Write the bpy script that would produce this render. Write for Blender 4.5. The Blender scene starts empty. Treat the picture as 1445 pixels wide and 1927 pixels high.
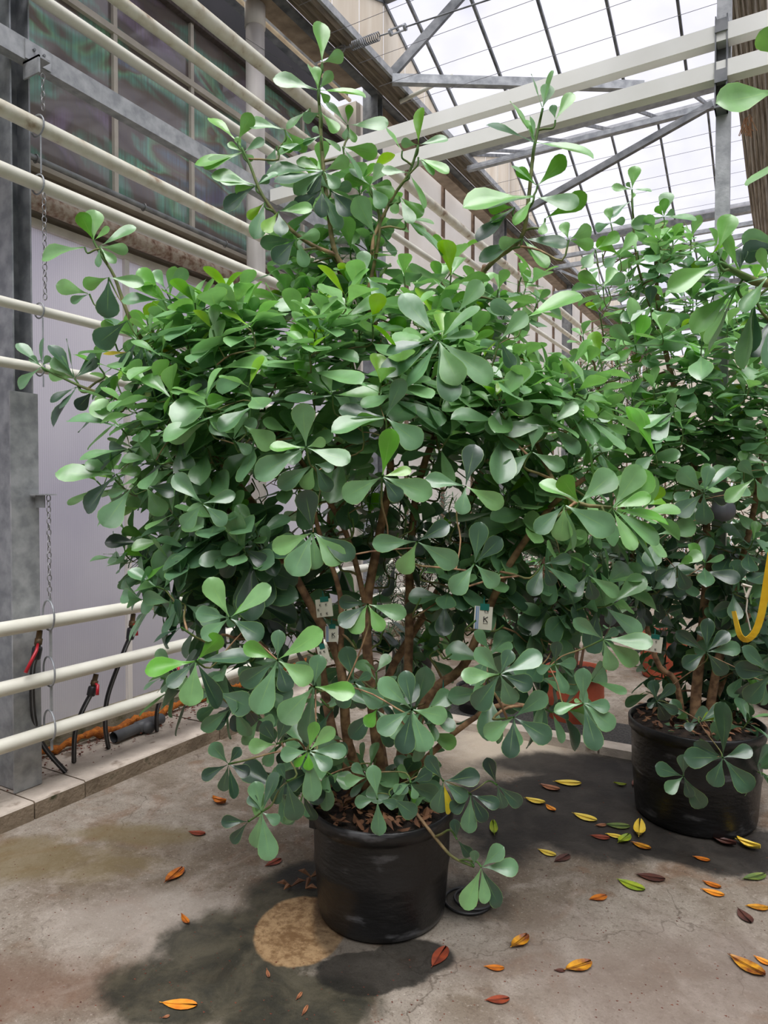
import bpy, bmesh, math, random
from mathutils import Vector, Matrix
random.seed(7)
S = bpy.context.scene
COL = S.collection

# ------------------------------------------------------------------ camera
YAW, PITCH, FPX, EYE = math.radians(30.2), math.radians(1.26), 1300.0, 1.5
cam = bpy.data.objects.new('camera', bpy.data.cameras.new('camera'))
COL.objects.link(cam)
cam.location = (0, 0, EYE)
cam.rotation_euler = (math.pi/2 - PITCH, 0, YAW)
cam.data.sensor_fit = 'HORIZONTAL'
cam.data.sensor_width = 36.0
cam.data.lens = 36.0*FPX/1445.0
cam.data.clip_start = 0.05
S.camera = cam

# ------------------------------------------------------------------ world: bright overcast sky
wd = bpy.data.worlds.new('overcast_sky'); S.world = wd
wd.use_nodes = True
wn = wd.node_tree.nodes; wl = wd.node_tree.links
bg = wn['Background']
tc = wn.new('ShaderNodeTexCoord'); nz = wn.new('ShaderNodeTexNoise')
nz.inputs['Scale'].default_value = 2.2; nz.inputs['Detail'].default_value = 3
rp = wn.new('ShaderNodeValToRGB')
rp.color_ramp.elements[0].position = .3; rp.color_ramp.elements[0].color = (.74, .75, .86, 1)
rp.color_ramp.elements[1].position = .7; rp.color_ramp.elements[1].color = (.95, .94, 1.0, 1)
wl.new(tc.outputs['Generated'], nz.inputs['Vector']); wl.new(nz.outputs['Fac'], rp.inputs['Fac'])
wl.new(rp.outputs['Color'], bg.inputs['Color'])
bg.inputs['Strength'].default_value = 0.78

# broad veiled sun high above the roof
sd = bpy.data.lights.new('veiled_sun', 'SUN'); sd.energy = 5.0; sd.angle = math.radians(50); sd.color = (1, .98, .94)
so = bpy.data.objects.new('veiled_sun', sd); COL.objects.link(so); so.rotation_euler = (math.radians(24), 0, math.radians(30))

S.view_settings.view_transform = 'Standard'
S.view_settings.look = 'None'
S.view_settings.gamma = 1.0
S.view_settings.exposure = 0.5
S.view_settings.use_curve_mapping = False

# ------------------------------------------------------------------ coordinates
Fh = Vector((-math.sin(YAW), math.cos(YAW), 0)); Rh = Vector((math.cos(YAW), math.sin(YAW), 0)); Zh = Vector((0, 0, 1))
Fc = Fh*math.cos(PITCH) - Zh*math.sin(PITCH); Uc = Fh*math.sin(PITCH) + Zh*math.cos(PITCH)
EY = Vector((0, 0, EYE))
def ray(px, py): return Fc + Rh*((px-722.5)/FPX) + Uc*((963.5-py)/FPX)
def W(px, py, t):                 # point at a horizontal forward distance t
    d = ray(px, py); return EY + d*(t/d.dot(Fh))
def WX(px, py, x): d = ray(px, py); return EY + d*(x/d.x)
def WY(px, py, y): d = ray(px, py); return EY + d*(y/d.y)
def WZ(px, py, z): d = ray(px, py); return EY + d*((z-EYE)/d.z)
def LOC(r, t, z): return Fh*t + Rh*r + Zh*z

# ------------------------------------------------------------------ materials
def newmat(name):
    m = bpy.data.materials.new(name); m.use_nodes = True
    return m, m.node_tree.nodes, m.node_tree.links, m.node_tree.nodes['Principled BSDF']
def srgb(c):
    def f(v):
        v /= 255.0
        return v/12.92 if v <= .04045 else ((v+.055)/1.055)**2.4
    return (f(c[0]), f(c[1]), f(c[2]), 1)
def mat(name, c1, c2=None, scale=8, rough=.6, metal=0, bump=0, bscale=None, stretch=None, detail=6, lo=.35, hi=.65, spec=.5, c3=None):
    m, n, l, b = newmat(name)
    b.inputs['Roughness'].default_value = rough; b.inputs['Metallic'].default_value = metal
    b.inputs['Specular IOR Level'].default_value = spec
    if c2 is None: b.inputs['Base Color'].default_value = srgb(c1)
    t = n.new('ShaderNodeTexCoord'); mp = n.new('ShaderNodeMapping')
    l.new(t.outputs['Object'], mp.inputs['Vector'])
    if stretch: mp.inputs['Scale'].default_value = stretch
    if c2 is not None:
        z = n.new('ShaderNodeTexNoise'); z.inputs['Scale'].default_value = scale; z.inputs['Detail'].default_value = detail
        r = n.new('ShaderNodeValToRGB'); e = r.color_ramp.elements
        e[0].position = lo; e[0].color = srgb(c1); e[1].position = hi; e[1].color = srgb(c2)
        if c3 is not None:
            q = r.color_ramp.elements.new(min(.98, hi+.1)); q.color = srgb(c3)
        l.new(mp.outputs['Vector'], z.inputs['Vector']); l.new(z.outputs['Fac'], r.inputs['Fac']); l.new(r.outputs['Color'], b.inputs['Base Color'])
    if bump:
        z2 = n.new('ShaderNodeTexNoise'); z2.inputs['Scale'].default_value = bscale or scale*3; z2.inputs['Detail'].default_value = 5
        bp = n.new('ShaderNodeBump'); bp.inputs['Strength'].default_value = bump; bp.inputs['Distance'].default_value = .01
        l.new(mp.outputs['Vector'], z2.inputs['Vector']); l.new(z2.outputs['Fac'], bp.inputs['Height']); l.new(bp.outputs['Normal'], b.inputs['Normal'])
    return m
M = {}
M['steel'] = mat('galvanised_steel', (126, 130, 134), (164, 167, 170), 14, .5, .25, .1, 60)
M['steel_pale'] = mat('pale_galvanised_steel', (142, 145, 147), (178, 180, 181), 16, .5, .25, .1, 60)
M['steel_dark'] = mat('weathered_steel', (84, 88, 92), (128, 130, 132), 10, .6, .2)
M['steel_bright'] = mat('bright_wire', (150, 150, 150), None, rough=.4, metal=.6)
M['wire'] = mat('shade_wire', (120, 120, 126), None, rough=.5)
M['pipe'] = mat('cream_painted_pipe', (214, 212, 196), (230, 228, 214), 5, .42, 0, .06, 50)
M['pipe_worn'] = mat('cream_pipe_with_rust_bloom', (220, 218, 202), (206, 200, 180), 9, .5, 0, .1, 60, c3=(150, 128, 104), lo=.45, hi=.6)
M['rust'] = mat('rusty_cream_pipe', (184, 170, 154), (148, 122, 104), 30, .75, 0, .4, 90, c3=(112, 82, 66), lo=.40, hi=.6)
M['white'] = mat('off_white_beam_paint', (222, 222, 214), (232, 232, 226), 3, .5)
M['pvc'] = mat('white_pvc', (236, 230, 224), (222, 216, 210), 3, .4, stretch=(6, 6, .5))
M['cream'] = mat('cream_panel', (222, 208, 186), (238, 228, 210), 2.5, .6, stretch=(1, 3, .4))
M['creamwhite'] = mat('pale_wall_panel', (222, 214, 202), (234, 228, 218), 2, .6)
M['frame'] = mat('cream_window_frame', (196, 188, 176), (212, 204, 192), 10, .55)
M['brown'] = mat('brown_seam', (112, 92, 78), (140, 118, 100), 20, .7)
M['band'] = mat('stained_cement_band', (118, 104, 96), (150, 138, 128), 6, .85, 0, .3, 40, stretch=(1, .6, 2))
M['hall'] = mat('grey_hall_panel', (124, 128, 120), (152, 154, 146), 2, .7)
M['dark'] = mat('painted_dark', (22, 22, 30), (34, 32, 40), 3, .8)
M['darkbrown'] = mat('dark_brown_board', (74, 64, 62), (94, 84, 80), 8, .6, stretch=(2, 6, .5))
M['tan'] = mat('tan_soffit', (128, 112, 96), (166, 148, 128), 9, .7, 0, .2)
M['corr'] = mat('brown_corrugated_gutter', (96, 88, 76), (134, 122, 104), 9, .6, .1, stretch=(8, .6, 8))
M['moss'] = mat('mossy_footing', (150, 142, 122), (104, 100, 74), 12, .9, 0, .5, 60, c3=(70, 76, 44))
M['kerb'] = mat('pale_kerb_concrete', (160, 148, 136), (196, 184, 170), 7, .9, 0, .35, 90, c3=(128, 112, 96), lo=.3, hi=.62)
M['kerbside'] = mat('mossy_kerb_side', (110, 96, 78), (146, 130, 110), 8, .9, 0, .5, 60, c3=(70, 72, 46), lo=.35, hi=.6)
M['foam'] = mat('orange_foam', (196, 116, 34), (150, 80, 30), 40, .85, 0, .8, 120, c3=(224, 150, 60))
M['rubber'] = mat('black_rubber', (24, 24, 26), (40, 40, 42), 30, .45)
M['stripe'] = mat('grey_hose_stripe', (110, 112, 116), None, rough=.5)
M['greypvc'] = mat('grey_pvc', (70, 72, 76), (96, 98, 100), 8, .45)
M['brass'] = mat('dirty_brass', (120, 92, 56), (84, 80, 70), 30, .55, .5)
M['red'] = mat('red_lever', (168, 26, 40), None, rough=.4)
M['blackpot'] = mat('black_plastic_pot', (20, 20, 21), (26, 26, 27), 7, .38, 0, .35, 20, stretch=(1, 1, 2.5), c3=(84, 84, 86), lo=.4, hi=.60)
M['terra'] = mat('terracotta_plastic', (176, 84, 56), (154, 68, 44), 8, .6, 0, .1)
M['soil'] = mat('dark_potting_soil', (26, 20, 17), (58, 44, 34), 40, .95, 0, 1.0, 90)
M['chips'] = mat('brown_leaf_crumbs', (70, 34, 26), (118, 66, 48), 20, .9)
M['litter'] = mat('dry_leaf_litter', (84, 52, 36), (144, 102, 70), 9, .75, c3=(176, 140, 104))
M['bark'] = mat('brown_bark', (98, 72, 54), (136, 106, 82), 26, .85, 0, .7, 60, stretch=(1, 1, .5), c3=(164, 134, 104))
M['needle'] = mat('dark_needles', (20, 44, 24), (50, 84, 40), 9, .5)
M['shade_block'] = mat('shade_block_green', (26, 50, 30), (66, 100, 52), 9, .45)
M['yellow'] = mat('yellow_webbing', (226, 176, 20), (240, 196, 40), 20, .5)
M['string'] = mat('pale_string', (206, 196, 182), None, rough=.8)
M['greyball'] = mat('grey_plastic_globe', (84, 84, 94), (106, 106, 116), 6, .45)
M['tag'] = mat('off_white_tag', (222, 220, 204), (210, 206, 190), 12, .5)
M['tagblue'] = mat('blue_tag_stripe', (120, 150, 190), None, rough=.5)
M['teal'] = mat('teal_tag_clip', (16, 104, 92), None, rough=.5)
M['ink'] = mat('black_ink', (34, 36, 38), None, rough=.6)
M['gravel'] = mat('dark_wet_gravel', (26, 26, 26), (74, 72, 68), 70, .7, 0, 1.0, 120)
M['screen'] = mat('brown_shade_cloth', (140, 132, 124), (204, 196, 186), 6, .8, 0, .3, 30, stretch=(26, .6, 6), c3=(96, 92, 92))
M['straw'] = mat('loose_straw_fibres', (170, 130, 96), None, rough=.9)

# polycarbonate wall sheet: fine vertical flutes
m, n, l, b = newmat('fluted_polycarbonate'); M['poly'] = m
t = n.new('ShaderNodeTexCoord'); wv = n.new('ShaderNodeTexWave'); wv.bands_direction = 'Y'; wv.inputs['Scale'].default_value = 24
l.new(t.outputs['Object'], wv.inputs['Vector'])
nn = n.new('ShaderNodeTexNoise'); nn.inputs['Scale'].default_value = .9; nn.inputs['Detail'].default_value = 3
l.new(t.outputs['Object'], nn.inputs['Vector'])
r = n.new('ShaderNodeValToRGB'); r.color_ramp.elements[0].position = .3; r.color_ramp.elements[1].position = .7
r.color_ramp.elements[0].color = srgb((196, 190, 200)); r.color_ramp.elements[1].color = srgb((226, 220, 222))
l.new(nn.outputs['Fac'], r.inputs['Fac'])
mx = n.new('ShaderNodeMix'); mx.data_type = 'RGBA'; mx.blend_type = 'MULTIPLY'
mr = n.new('ShaderNodeMapRange'); mr.inputs['To Min'].default_value = .0; mr.inputs['To Max'].default_value = .22
l.new(wv.outputs['Fac'], mr.inputs['Value']); l.new(mr.outputs['Result'], mx.inputs['Factor'])
l.new(r.outputs['Color'], mx.inputs['A']); mx.inputs['B'].default_value = (.5, .5, .52, 1)
l.new(mx.outputs['Result'], b.inputs['Base Color'])
bp = n.new('ShaderNodeBump'); bp.inputs['Strength'].default_value = .35; bp.inputs['Distance'].default_value = .004
l.new(wv.outputs['Fac'], bp.inputs['Height']); l.new(bp.outputs['Normal'], b.inputs['Normal'])
b.inputs['Roughness'].default_value = .45

def translucent(m, fac, col):
    n, l = m.node_tree.nodes, m.node_tree.links; tl = n.new('ShaderNodeBsdfTranslucent'); b_ = n['Principled BSDF']
    if b_.inputs['Base Color'].is_linked: l.new(b_.inputs['Base Color'].links[0].from_socket, tl.inputs['Color'])
    else: tl.inputs['Color'].default_value = col
    ms = n.new('ShaderNodeMixShader'); ms.inputs[0].default_value = fac
    l.new(b_.outputs[0], ms.inputs[1]); l.new(tl.outputs[0], ms.inputs[2]); l.new(ms.outputs[0], n['Material Output'].inputs['Surface'])
translucent(M['poly'], .68, None); translucent(M['creamwhite'], .6, None); translucent(M['cream'], .35, None)
# dirty iridescent glass of the upper windows, its reflections painted in as tints
m, n, l, b = newmat('dirty_glass_painted_reflections'); M['glass'] = m
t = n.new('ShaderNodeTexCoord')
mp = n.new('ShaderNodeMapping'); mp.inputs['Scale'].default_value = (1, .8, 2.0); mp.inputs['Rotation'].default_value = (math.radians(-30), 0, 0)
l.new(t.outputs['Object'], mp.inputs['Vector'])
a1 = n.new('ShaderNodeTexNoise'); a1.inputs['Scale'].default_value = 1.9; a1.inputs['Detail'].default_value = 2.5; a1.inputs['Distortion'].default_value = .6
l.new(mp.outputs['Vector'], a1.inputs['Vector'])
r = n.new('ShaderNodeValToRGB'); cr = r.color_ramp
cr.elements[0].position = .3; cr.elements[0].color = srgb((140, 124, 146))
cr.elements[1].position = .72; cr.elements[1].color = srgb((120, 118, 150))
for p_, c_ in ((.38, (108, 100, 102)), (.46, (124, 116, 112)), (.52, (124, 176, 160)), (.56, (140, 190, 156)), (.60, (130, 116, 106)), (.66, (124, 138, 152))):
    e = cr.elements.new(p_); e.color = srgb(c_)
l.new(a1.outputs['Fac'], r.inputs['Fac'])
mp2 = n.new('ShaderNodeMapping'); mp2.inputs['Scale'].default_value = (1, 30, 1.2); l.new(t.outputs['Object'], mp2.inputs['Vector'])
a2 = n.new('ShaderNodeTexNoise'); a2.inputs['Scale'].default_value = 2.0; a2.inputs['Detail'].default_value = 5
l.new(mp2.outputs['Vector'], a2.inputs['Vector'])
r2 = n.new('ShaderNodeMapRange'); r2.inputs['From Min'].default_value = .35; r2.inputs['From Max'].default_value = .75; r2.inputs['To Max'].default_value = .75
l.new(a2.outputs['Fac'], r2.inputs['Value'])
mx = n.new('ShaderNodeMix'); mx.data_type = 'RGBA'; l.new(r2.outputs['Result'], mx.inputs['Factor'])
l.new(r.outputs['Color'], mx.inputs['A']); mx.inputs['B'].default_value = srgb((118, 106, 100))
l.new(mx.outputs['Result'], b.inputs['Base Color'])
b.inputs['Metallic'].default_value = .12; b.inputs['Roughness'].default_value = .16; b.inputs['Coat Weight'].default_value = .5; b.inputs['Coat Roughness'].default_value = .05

# milky roof glazing: lets most of the sky through, scatters the rest
m, n, l, b = newmat('milky_roof_glazing'); M['roof'] = m
n.remove(b); out = n['Material Output']
tr = n.new('ShaderNodeBsdfTransparent'); tr.inputs['Color'].default_value = (.86, .86, .90, 1)
tl = n.new('ShaderNodeBsdfTranslucent')
t = n.new('ShaderNodeTexCoord'); nn = n.new('ShaderNodeTexNoise'); nn.inputs['Scale'].default_value = 3; nn.inputs['Detail'].default_value = 6
l.new(t.outputs['Object'], nn.inputs['Vector'])
r = n.new('ShaderNodeValToRGB'); r.color_ramp.elements[0].position = .35; r.color_ramp.elements[0].color = (.66, .66, .72, 1)
r.color_ramp.elements[1].position = .65; r.color_ramp.elements[1].color = (.9, .9, .94, 1)
l.new(nn.outputs['Fac'], r.inputs['Fac']); l.new(r.outputs['Color'], tl.inputs['Color'])
ms = n.new('ShaderNodeMixShader'); ms.inputs[0].default_value = .13
l.new(tr.outputs[0], ms.inputs[1]); l.new(tl.outputs[0], ms.inputs[2]); l.new(ms.outputs[0], out.inputs['Surface'])

# leathery leaf: attributes lu (across), lv (along), tone (leaf age, painted shade low down, painted sheen high up)
def leafmat(name, dark=1.0):
    m, n, l, b = newmat(name)
    def at(a):
        q = n.new('ShaderNodeAttribute'); q.attribute_name = a; return q.outputs['Fac']
    r = n.new('ShaderNodeValToRGB'); cr = r.color_ramp
    cr.elements[0].position = 0; cr.elements[0].color = srgb((28, 52, 40))
    cr.elements[1].position = 1; cr.elements[1].color = srgb((232, 176, 20))
    for p_, c_ in ((.12, (58, 90, 68)), (.27, (106, 148, 108)), (.5, (128, 176, 108)), (.72, (90, 160, 38)), (.84, (132, 178, 46))):
        e = cr.elements.new(p_); e.color = srgb(c_)
    l.new(at('tone'), r.inputs['Fac'])
    tcn = n.new('ShaderNodeTexCoord'); nz = n.new('ShaderNodeTexNoise'); nz.inputs['Scale'].default_value = 14; nz.inputs['Detail'].default_value = 4
    geo = n.new('ShaderNodeNewGeometry'); l.new(geo.outputs['Position'], nz.inputs['Vector'])
    hs = n.new('ShaderNodeHueSaturation'); l.new(r.outputs['Color'], hs.inputs['Color'])
    mr = n.new('ShaderNodeMapRange'); mr.inputs['From Min'].default_value = .3; mr.inputs['From Max'].default_value = .7; mr.inputs['To Min'].default_value = .78; mr.inputs['To Max'].default_value = 1.2
    l.new(nz.outputs['Fac'], mr.inputs['Value']); l.new(mr.outputs['Result'], hs.inputs['Value'])
    # pale midrib fading towards the tip, pale rim
    ab = n.new('ShaderNodeMath'); ab.operation = 'ABSOLUTE'; l.new(at('lu'), ab.inputs[0])
    rib = n.new('ShaderNodeMapRange'); rib.inputs['From Min'].default_value = .06; rib.inputs['From Max'].default_value = .015; rib.inputs['To Max'].default_value = .6; l.new(ab.outputs[0], rib.inputs['Value'])
    fade = n.new('ShaderNodeMapRange'); fade.inputs['From Min'].default_value = .85; fade.inputs['From Max'].default_value = .3; l.new(at('lv'), fade.inputs['Value'])
    rm = n.new('ShaderNodeMath'); rm.operation = 'MULTIPLY'; l.new(rib.outputs['Result'], rm.inputs[0]); l.new(fade.outputs['Result'], rm.inputs[1])
    rim = n.new('ShaderNodeMapRange'); rim.inputs['From Min'].default_value = .93; rim.inputs['From Max'].default_value = .99; rim.inputs['To Max'].default_value = .55; l.new(ab.outputs[0], rim.inputs['Value'])
    mxx = n.new('ShaderNodeMath'); mxx.operation = 'MAXIMUM'; l.new(rm.outputs[0], mxx.inputs[0]); l.new(rim.outputs['Result'], mxx.inputs[1])
    mx = n.new('ShaderNodeMix'); mx.data_type = 'RGBA'; l.new(mxx.outputs[0], mx.inputs['Factor']); l.new(hs.outputs['Color'], mx.inputs['A'])
    mx.inputs['B'].default_value = srgb((150, 190, 100))
    l.new(mx.outputs['Result'], b.inputs['Base Color'])
    b.inputs['Roughness'].default_value = .34; b.inputs['Specular IOR Level'].default_value = .9; b.inputs['IOR'].default_value = 1.6
    tl = n.new('ShaderNodeBsdfTranslucent'); hs2 = n.new('ShaderNodeHueSaturation'); hs2.inputs['Saturation'].default_value = 1.2; hs2.inputs['Value'].default_value = 1.6; hs2.inputs['Hue'].default_value = .485
    l.new(mx.outputs['Result'], hs2.inputs['Color']); l.new(hs2.outputs['Color'], tl.inputs['Color'])
    ms = n.new('ShaderNodeMixShader'); ms.inputs[0].default_value = .22
    l.new(b.outputs[0], ms.inputs[1]); l.new(tl.outputs[0], ms.inputs[2]); l.new(ms.outputs[0], n['Material Output'].inputs['Surface'])
    return m
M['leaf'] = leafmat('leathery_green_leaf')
# green to woody twig
m, n, l, b = newmat('twig_green_to_brown'); M['twig'] = m
q = n.new('ShaderNodeAttribute'); q.attribute_name = 'young'
mx = n.new('ShaderNodeMix'); mx.data_type = 'RGBA'; l.new(q.outputs['Fac'], mx.inputs['Factor'])
nz = n.new('ShaderNodeTexNoise'); nz.inputs['Scale'].default_value = 30; geo = n.new('ShaderNodeNewGeometry'); l.new(geo.outputs['Position'], nz.inputs['Vector'])
r = n.new('ShaderNodeValToRGB'); r.color_ramp.elements[0].position = .35; r.color_ramp.elements[1].position = .65
r.color_ramp.elements[0].color = srgb((104, 76, 56)); r.color_ramp.elements[1].color = srgb((168, 132, 98)); l.new(nz.outputs['Fac'], r.inputs['Fac'])
l.new(r.outputs['Color'], mx.inputs['A']); mx.inputs['B'].default_value = srgb((66, 112, 46)); l.new(mx.outputs['Result'], b.inputs['Base Color'])
b.inputs['Roughness'].default_value = .7
# fallen leaf colours
FL = {'amber': ((206, 122, 24), (140, 66, 22)), 'redbrown': ((150, 66, 34), (104, 44, 30)), 'orange': ((232, 160, 52), (212, 120, 30)),
      'yellow': ((224, 190, 50), (232, 208, 96)), 'lime': ((164, 176, 40), (126, 150, 44)), 'brown': ((92, 52, 40), (66, 40, 34)),
      'tan': ((166, 110, 74), (130, 82, 58)), 'green': ((74, 100, 50), (110, 124, 52)), 'mix': ((214, 154, 30), (120, 60, 24))}
for k, (c1, c2) in FL.items(): M['fl_'+k] = mat('fallen_leaf_'+k, c1, c2, 26, .5, 0, .1)
# ------------------------------------------------------------------ mesh helpers
class MB:
    def __init__(s): s.v = []; s.f = []; s.mi = []; s.at = {}
    def add(s, vs, fs, mi=0):
        o = len(s.v); s.v += [tuple(p) for p in vs]; s.f += [tuple(i+o for i in f) for f in fs]; s.mi += [mi]*len(fs)
        return o
    def box(s, a, b, mi=0):
        x0, y0, z0 = a; x1, y1, z1 = b
        s.add([(x0,y0,z0),(x1,y0,z0),(x1,y1,z0),(x0,y1,z0),(x0,y0,z1),(x1,y0,z1),(x1,y1,z1),(x0,y1,z1)],
              [(0,3,2,1),(4,5,6,7),(0,1,5,4),(1,2,6,5),(2,3,7,6),(3,0,4,7)], mi)
    def bar(s, p, q, w, h, up=Zh, mi=0):
        p = Vector(p); q = Vector(q); d = (q-p).normalized(); sd = d.cross(up)
        if sd.length < 1e-4: sd = d.cross(Vector((1, 0, 0)))
        sd.normalize(); u = sd.cross(d)
        vs = [c + sd*(i*w/2) + u*(j*h/2) for c in (p, q) for i, j in ((-1,-1),(1,-1),(1,1),(-1,1))]
        s.add(vs, [(0,1,2,3),(7,6,5,4),(0,4,5,1),(1,5,6,2),(2,6,7,3),(3,7,4,0)], mi)
    def tube(s, pts, rad, seg=10, cap=True, mi=0, att=None):
        pts = [Vector(p) for p in pts]; n = len(pts)
        if not isinstance(rad, (list, tuple)): rad = [rad]*n
        prev = None; vs = []
        for i, p in enumerate(pts):
            d = (pts[min(i+1, n-1)] - pts[max(i-1, 0)]).normalized()
            if prev is None:
                a = Zh if abs(d.z) < .9 else Vector((1, 0, 0)); u = d.cross(a).normalized()
            else:
                u = prev - d*prev.dot(d)
                u = u.normalized() if u.length > 1e-6 else d.orthogonal().normalized()
            prev = u; w = d.cross(u)
            for k in range(seg):
                a = 2*math.pi*k/seg; vs.append(p + (u*math.cos(a) + w*math.sin(a))*rad[i])
        fs = [(i*seg+k, i*seg+(k+1)%seg, (i+1)*seg+(k+1)%seg, (i+1)*seg+k) for i in range(n-1) for k in range(seg)]
        if cap: fs += [tuple(range(seg))[::-1], tuple((n-1)*seg+k for k in range(seg))]
        s.add(vs, fs, mi)
        if att is not None:
            a = s.at.setdefault('young', [])
            for i in range(n): a += [att[i]]*seg
    def lathe(s, c, prof, seg=40, mi=0, cap=False):
        c = Vector(c); n = len(prof)
        vs = [c + Vector((r*math.cos(2*math.pi*k/seg), r*math.sin(2*math.pi*k/seg), z)) for r, z in prof for k in range(seg)]
        fs = [(i*seg+k, i*seg+(k+1)%seg, (i+1)*seg+(k+1)%seg, (i+1)*seg+k) for i in range(n-1) for k in range(seg)]
        if cap: fs.append(tuple((n-1)*seg+k for k in range(seg)))
        s.add(vs, fs, mi)
    def torus(s, c, ax, R, r, seg=20, sg=6, mi=0, sx=1.0, u=None):
        c = Vector(c); ax = Vector(ax).normalized(); u = Vector(u) if u else ax.orthogonal().normalized(); w = ax.cross(u)
        vs = []
        for i in range(seg):
            a = 2*math.pi*i/seg; d = u*math.cos(a)*sx + w*math.sin(a); dn = d.normalized()
            for k in range(sg):
                b_ = 2*math.pi*k/sg; vs.append(c + d*R + dn*(r*math.cos(b_)) + ax*(r*math.sin(b_)))
        fs = [(i*sg+k, ((i+1)%seg)*sg+k, ((i+1)%seg)*sg+(k+1)%sg, i*sg+(k+1)%sg) for i in range(seg) for k in range(sg)]
        s.add(vs, fs, mi)
    def mesh(s, name, mats, smooth=False, off=None):
        me = bpy.data.meshes.new(name)
        vs = s.v if off is None else [(x-off[0], y-off[1], z-off[2]) for x, y, z in s.v]
        me.from_pydata(vs, [], s.f)
        for m_ in (mats if isinstance(mats, (list, tuple)) else [mats]): me.materials.append(m_)
        if any(s.mi): me.polygons.foreach_set('material_index', s.mi)
        if smooth: me.polygons.foreach_set('use_smooth', [True]*len(me.polygons))
        for k, vals in s.at.items():
            a = me.attributes.new(k, 'FLOAT', 'POINT'); a.data.foreach_set('value', vals)
        me.update(); return me
def wloc(o):
    v = Vector((0, 0, 0))
    while o is not None: v += o.location; o = o.parent
    return v
def put(name, mb, mats, parent=None, smooth=False, label=None, origin=None):
    off = wloc(parent) if parent else (Vector(origin) if origin is not None else Vector((0, 0, 0)))
    o = bpy.data.objects.new(name, mb.mesh(name, mats, smooth, off)); COL.objects.link(o)
    if parent: o.parent = parent
    else: o.location = off
    if label: o['label'] = label
    return o
def thing(name, label, cat, loc=(0, 0, 0), group=None):
    o = bpy.data.objects.new(name, None); COL.objects.link(o); o.location = loc; o.empty_display_size = .1
    o['label'] = label; o['category'] = cat
    if group: o['group'] = group
    return o
def single(name, mb, mats, label, cat, group=None, smooth=False, origin=None):
    if origin is None:
        xs = [p[0] for p in mb.v]; ys = [p[1] for p in mb.v]; zs = [p[2] for p in mb.v]
        origin = ((min(xs)+max(xs))/2, (min(ys)+max(ys))/2, min(zs))
    o = put(name, mb, mats, None, smooth, label, origin); o['category'] = cat
    if group: o['group'] = group
    return o
def struct(name, loc=(0, 0, 0)):
    o = bpy.data.objects.new(name, None); COL.objects.link(o); o.location = loc; o['kind'] = 'structure'; return o
def linkmesh(name, me, parent, M4):
    o = bpy.data.objects.new(name, me); COL.objects.link(o); o.parent = parent
    o.matrix_local = Matrix.Translation(-wloc(parent)) @ M4; return o
def curve(ps, k=5):
    ps = [Vector(p) for p in ps]; out = []
    for i in range(len(ps)-1):
        a = ps[max(i-1, 0)]; b_ = ps[i]; c = ps[i+1]; d = ps[min(i+2, len(ps)-1)]
        for j in range(k):
            t = j/k
            out.append(.5*((2*b_)+(c-a)*t+(2*a-5*b_+4*c-d)*t*t+(3*b_-a-3*c+d)*t**3))
    out.append(ps[-1]); return out

# ------------------------------------------------------------------ floor
class NG:
    def __init__(s, m): s.n = m.node_tree.nodes; s.l = m.node_tree.links
    def math(s, op, a, b=None, c=None):
        q = s.n.new('ShaderNodeMath'); q.operation = op
        for i, x in enumerate((a, b, c)):
            if x is None: continue
            if isinstance(x, (int, float)): q.inputs[i].default_value = x
            else: s.l.new(x, q.inputs[i])
        return q.outputs[0]
    def mixc(s, f, a, b):
        q = s.n.new('ShaderNodeMix'); q.data_type = 'RGBA'
        for k, x in (('Factor', f), ('A', a), ('B', b)):
            if isinstance(x, (int, float)): q.inputs[k].default_value = x
            elif isinstance(x, tuple): q.inputs[k].default_value = x
            else: s.l.new(x, q.inputs[k])
        return q.outputs['Result']
    def noise(s, vec, sc, det=5, dist=0, rough=.5):
        q = s.n.new('ShaderNodeTexNoise'); q.inputs['Scale'].default_value = sc; q.inputs['Detail'].default_value = det; q.inputs['Distortion'].default_value = dist
        q.inputs['Roughness'].default_value = rough
        s.l.new(vec, q.inputs['Vector']); return q.outputs['Fac']
    def step(s, v, a, b, lo=0, hi=1):
        q = s.n.new('ShaderNodeMapRange'); q.interpolation_type = 'SMOOTHSTEP'; s.l.new(v, q.inputs['Value'])
        q.inputs['From Min'].default_value = a; q.inputs['From Max'].default_value = b; q.inputs['To Min'].default_value = lo; q.inputs['To Max'].default_value = hi
        return q.outputs['Result']
m, n, l, b = newmat('stained_concrete'); M['floor'] = m
g = NG(m); P = n.new('ShaderNodeNewGeometry').outputs['Position']
sep = n.new('ShaderNodeSeparateXYZ'); l.new(P, sep.inputs[0])
n1 = g.noise(P, 1.6, 6, .8); n2 = g.noise(P, 6, 8, .5, .65); n3 = g.noise(P, 40, 6, 0, .7); n4 = g.noise(P, 3.2, 5, 1.5)
edge = g.math('ADD', g.math('MULTIPLY', g.math('SUBTRACT', g.noise(P, 3.4, 7, .4, .62), .5), 2.2), g.math('MULTIPLY', g.math('SUBTRACT', n3, .5), .25))
def blob(px, py, hx, hy, soft=.12, amp=1.0):
    c = WZ(px, py, 0); t_ = (c-EY).dot(Fh)
    a = hx*t_/FPX; d = hy*t_*t_/(1.5*FPX)
    dx = g.math('SUBTRACT', sep.outputs[0], c.x); dy = g.math('SUBTRACT', sep.outputs[1], c.y)
    r_ = g.math('ADD', g.math('MULTIPLY', dx, Rh.x/a), g.math('MULTIPLY', dy, Rh.y/a))
    f_ = g.math('ADD', g.math('MULTIPLY', dx, Fh.x/d), g.math('MULTIPLY', dy, Fh.y/d))
    dist = g.math('SQRT', g.math('ADD', g.math('MULTIPLY', r_, r_), g.math('MULTIPLY', f_, f_)))
    dist = g.math('ADD', dist, g.math('MULTIPLY', edge, amp)) if amp else dist
    return g.step(dist, 1+soft, 1-soft)
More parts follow.
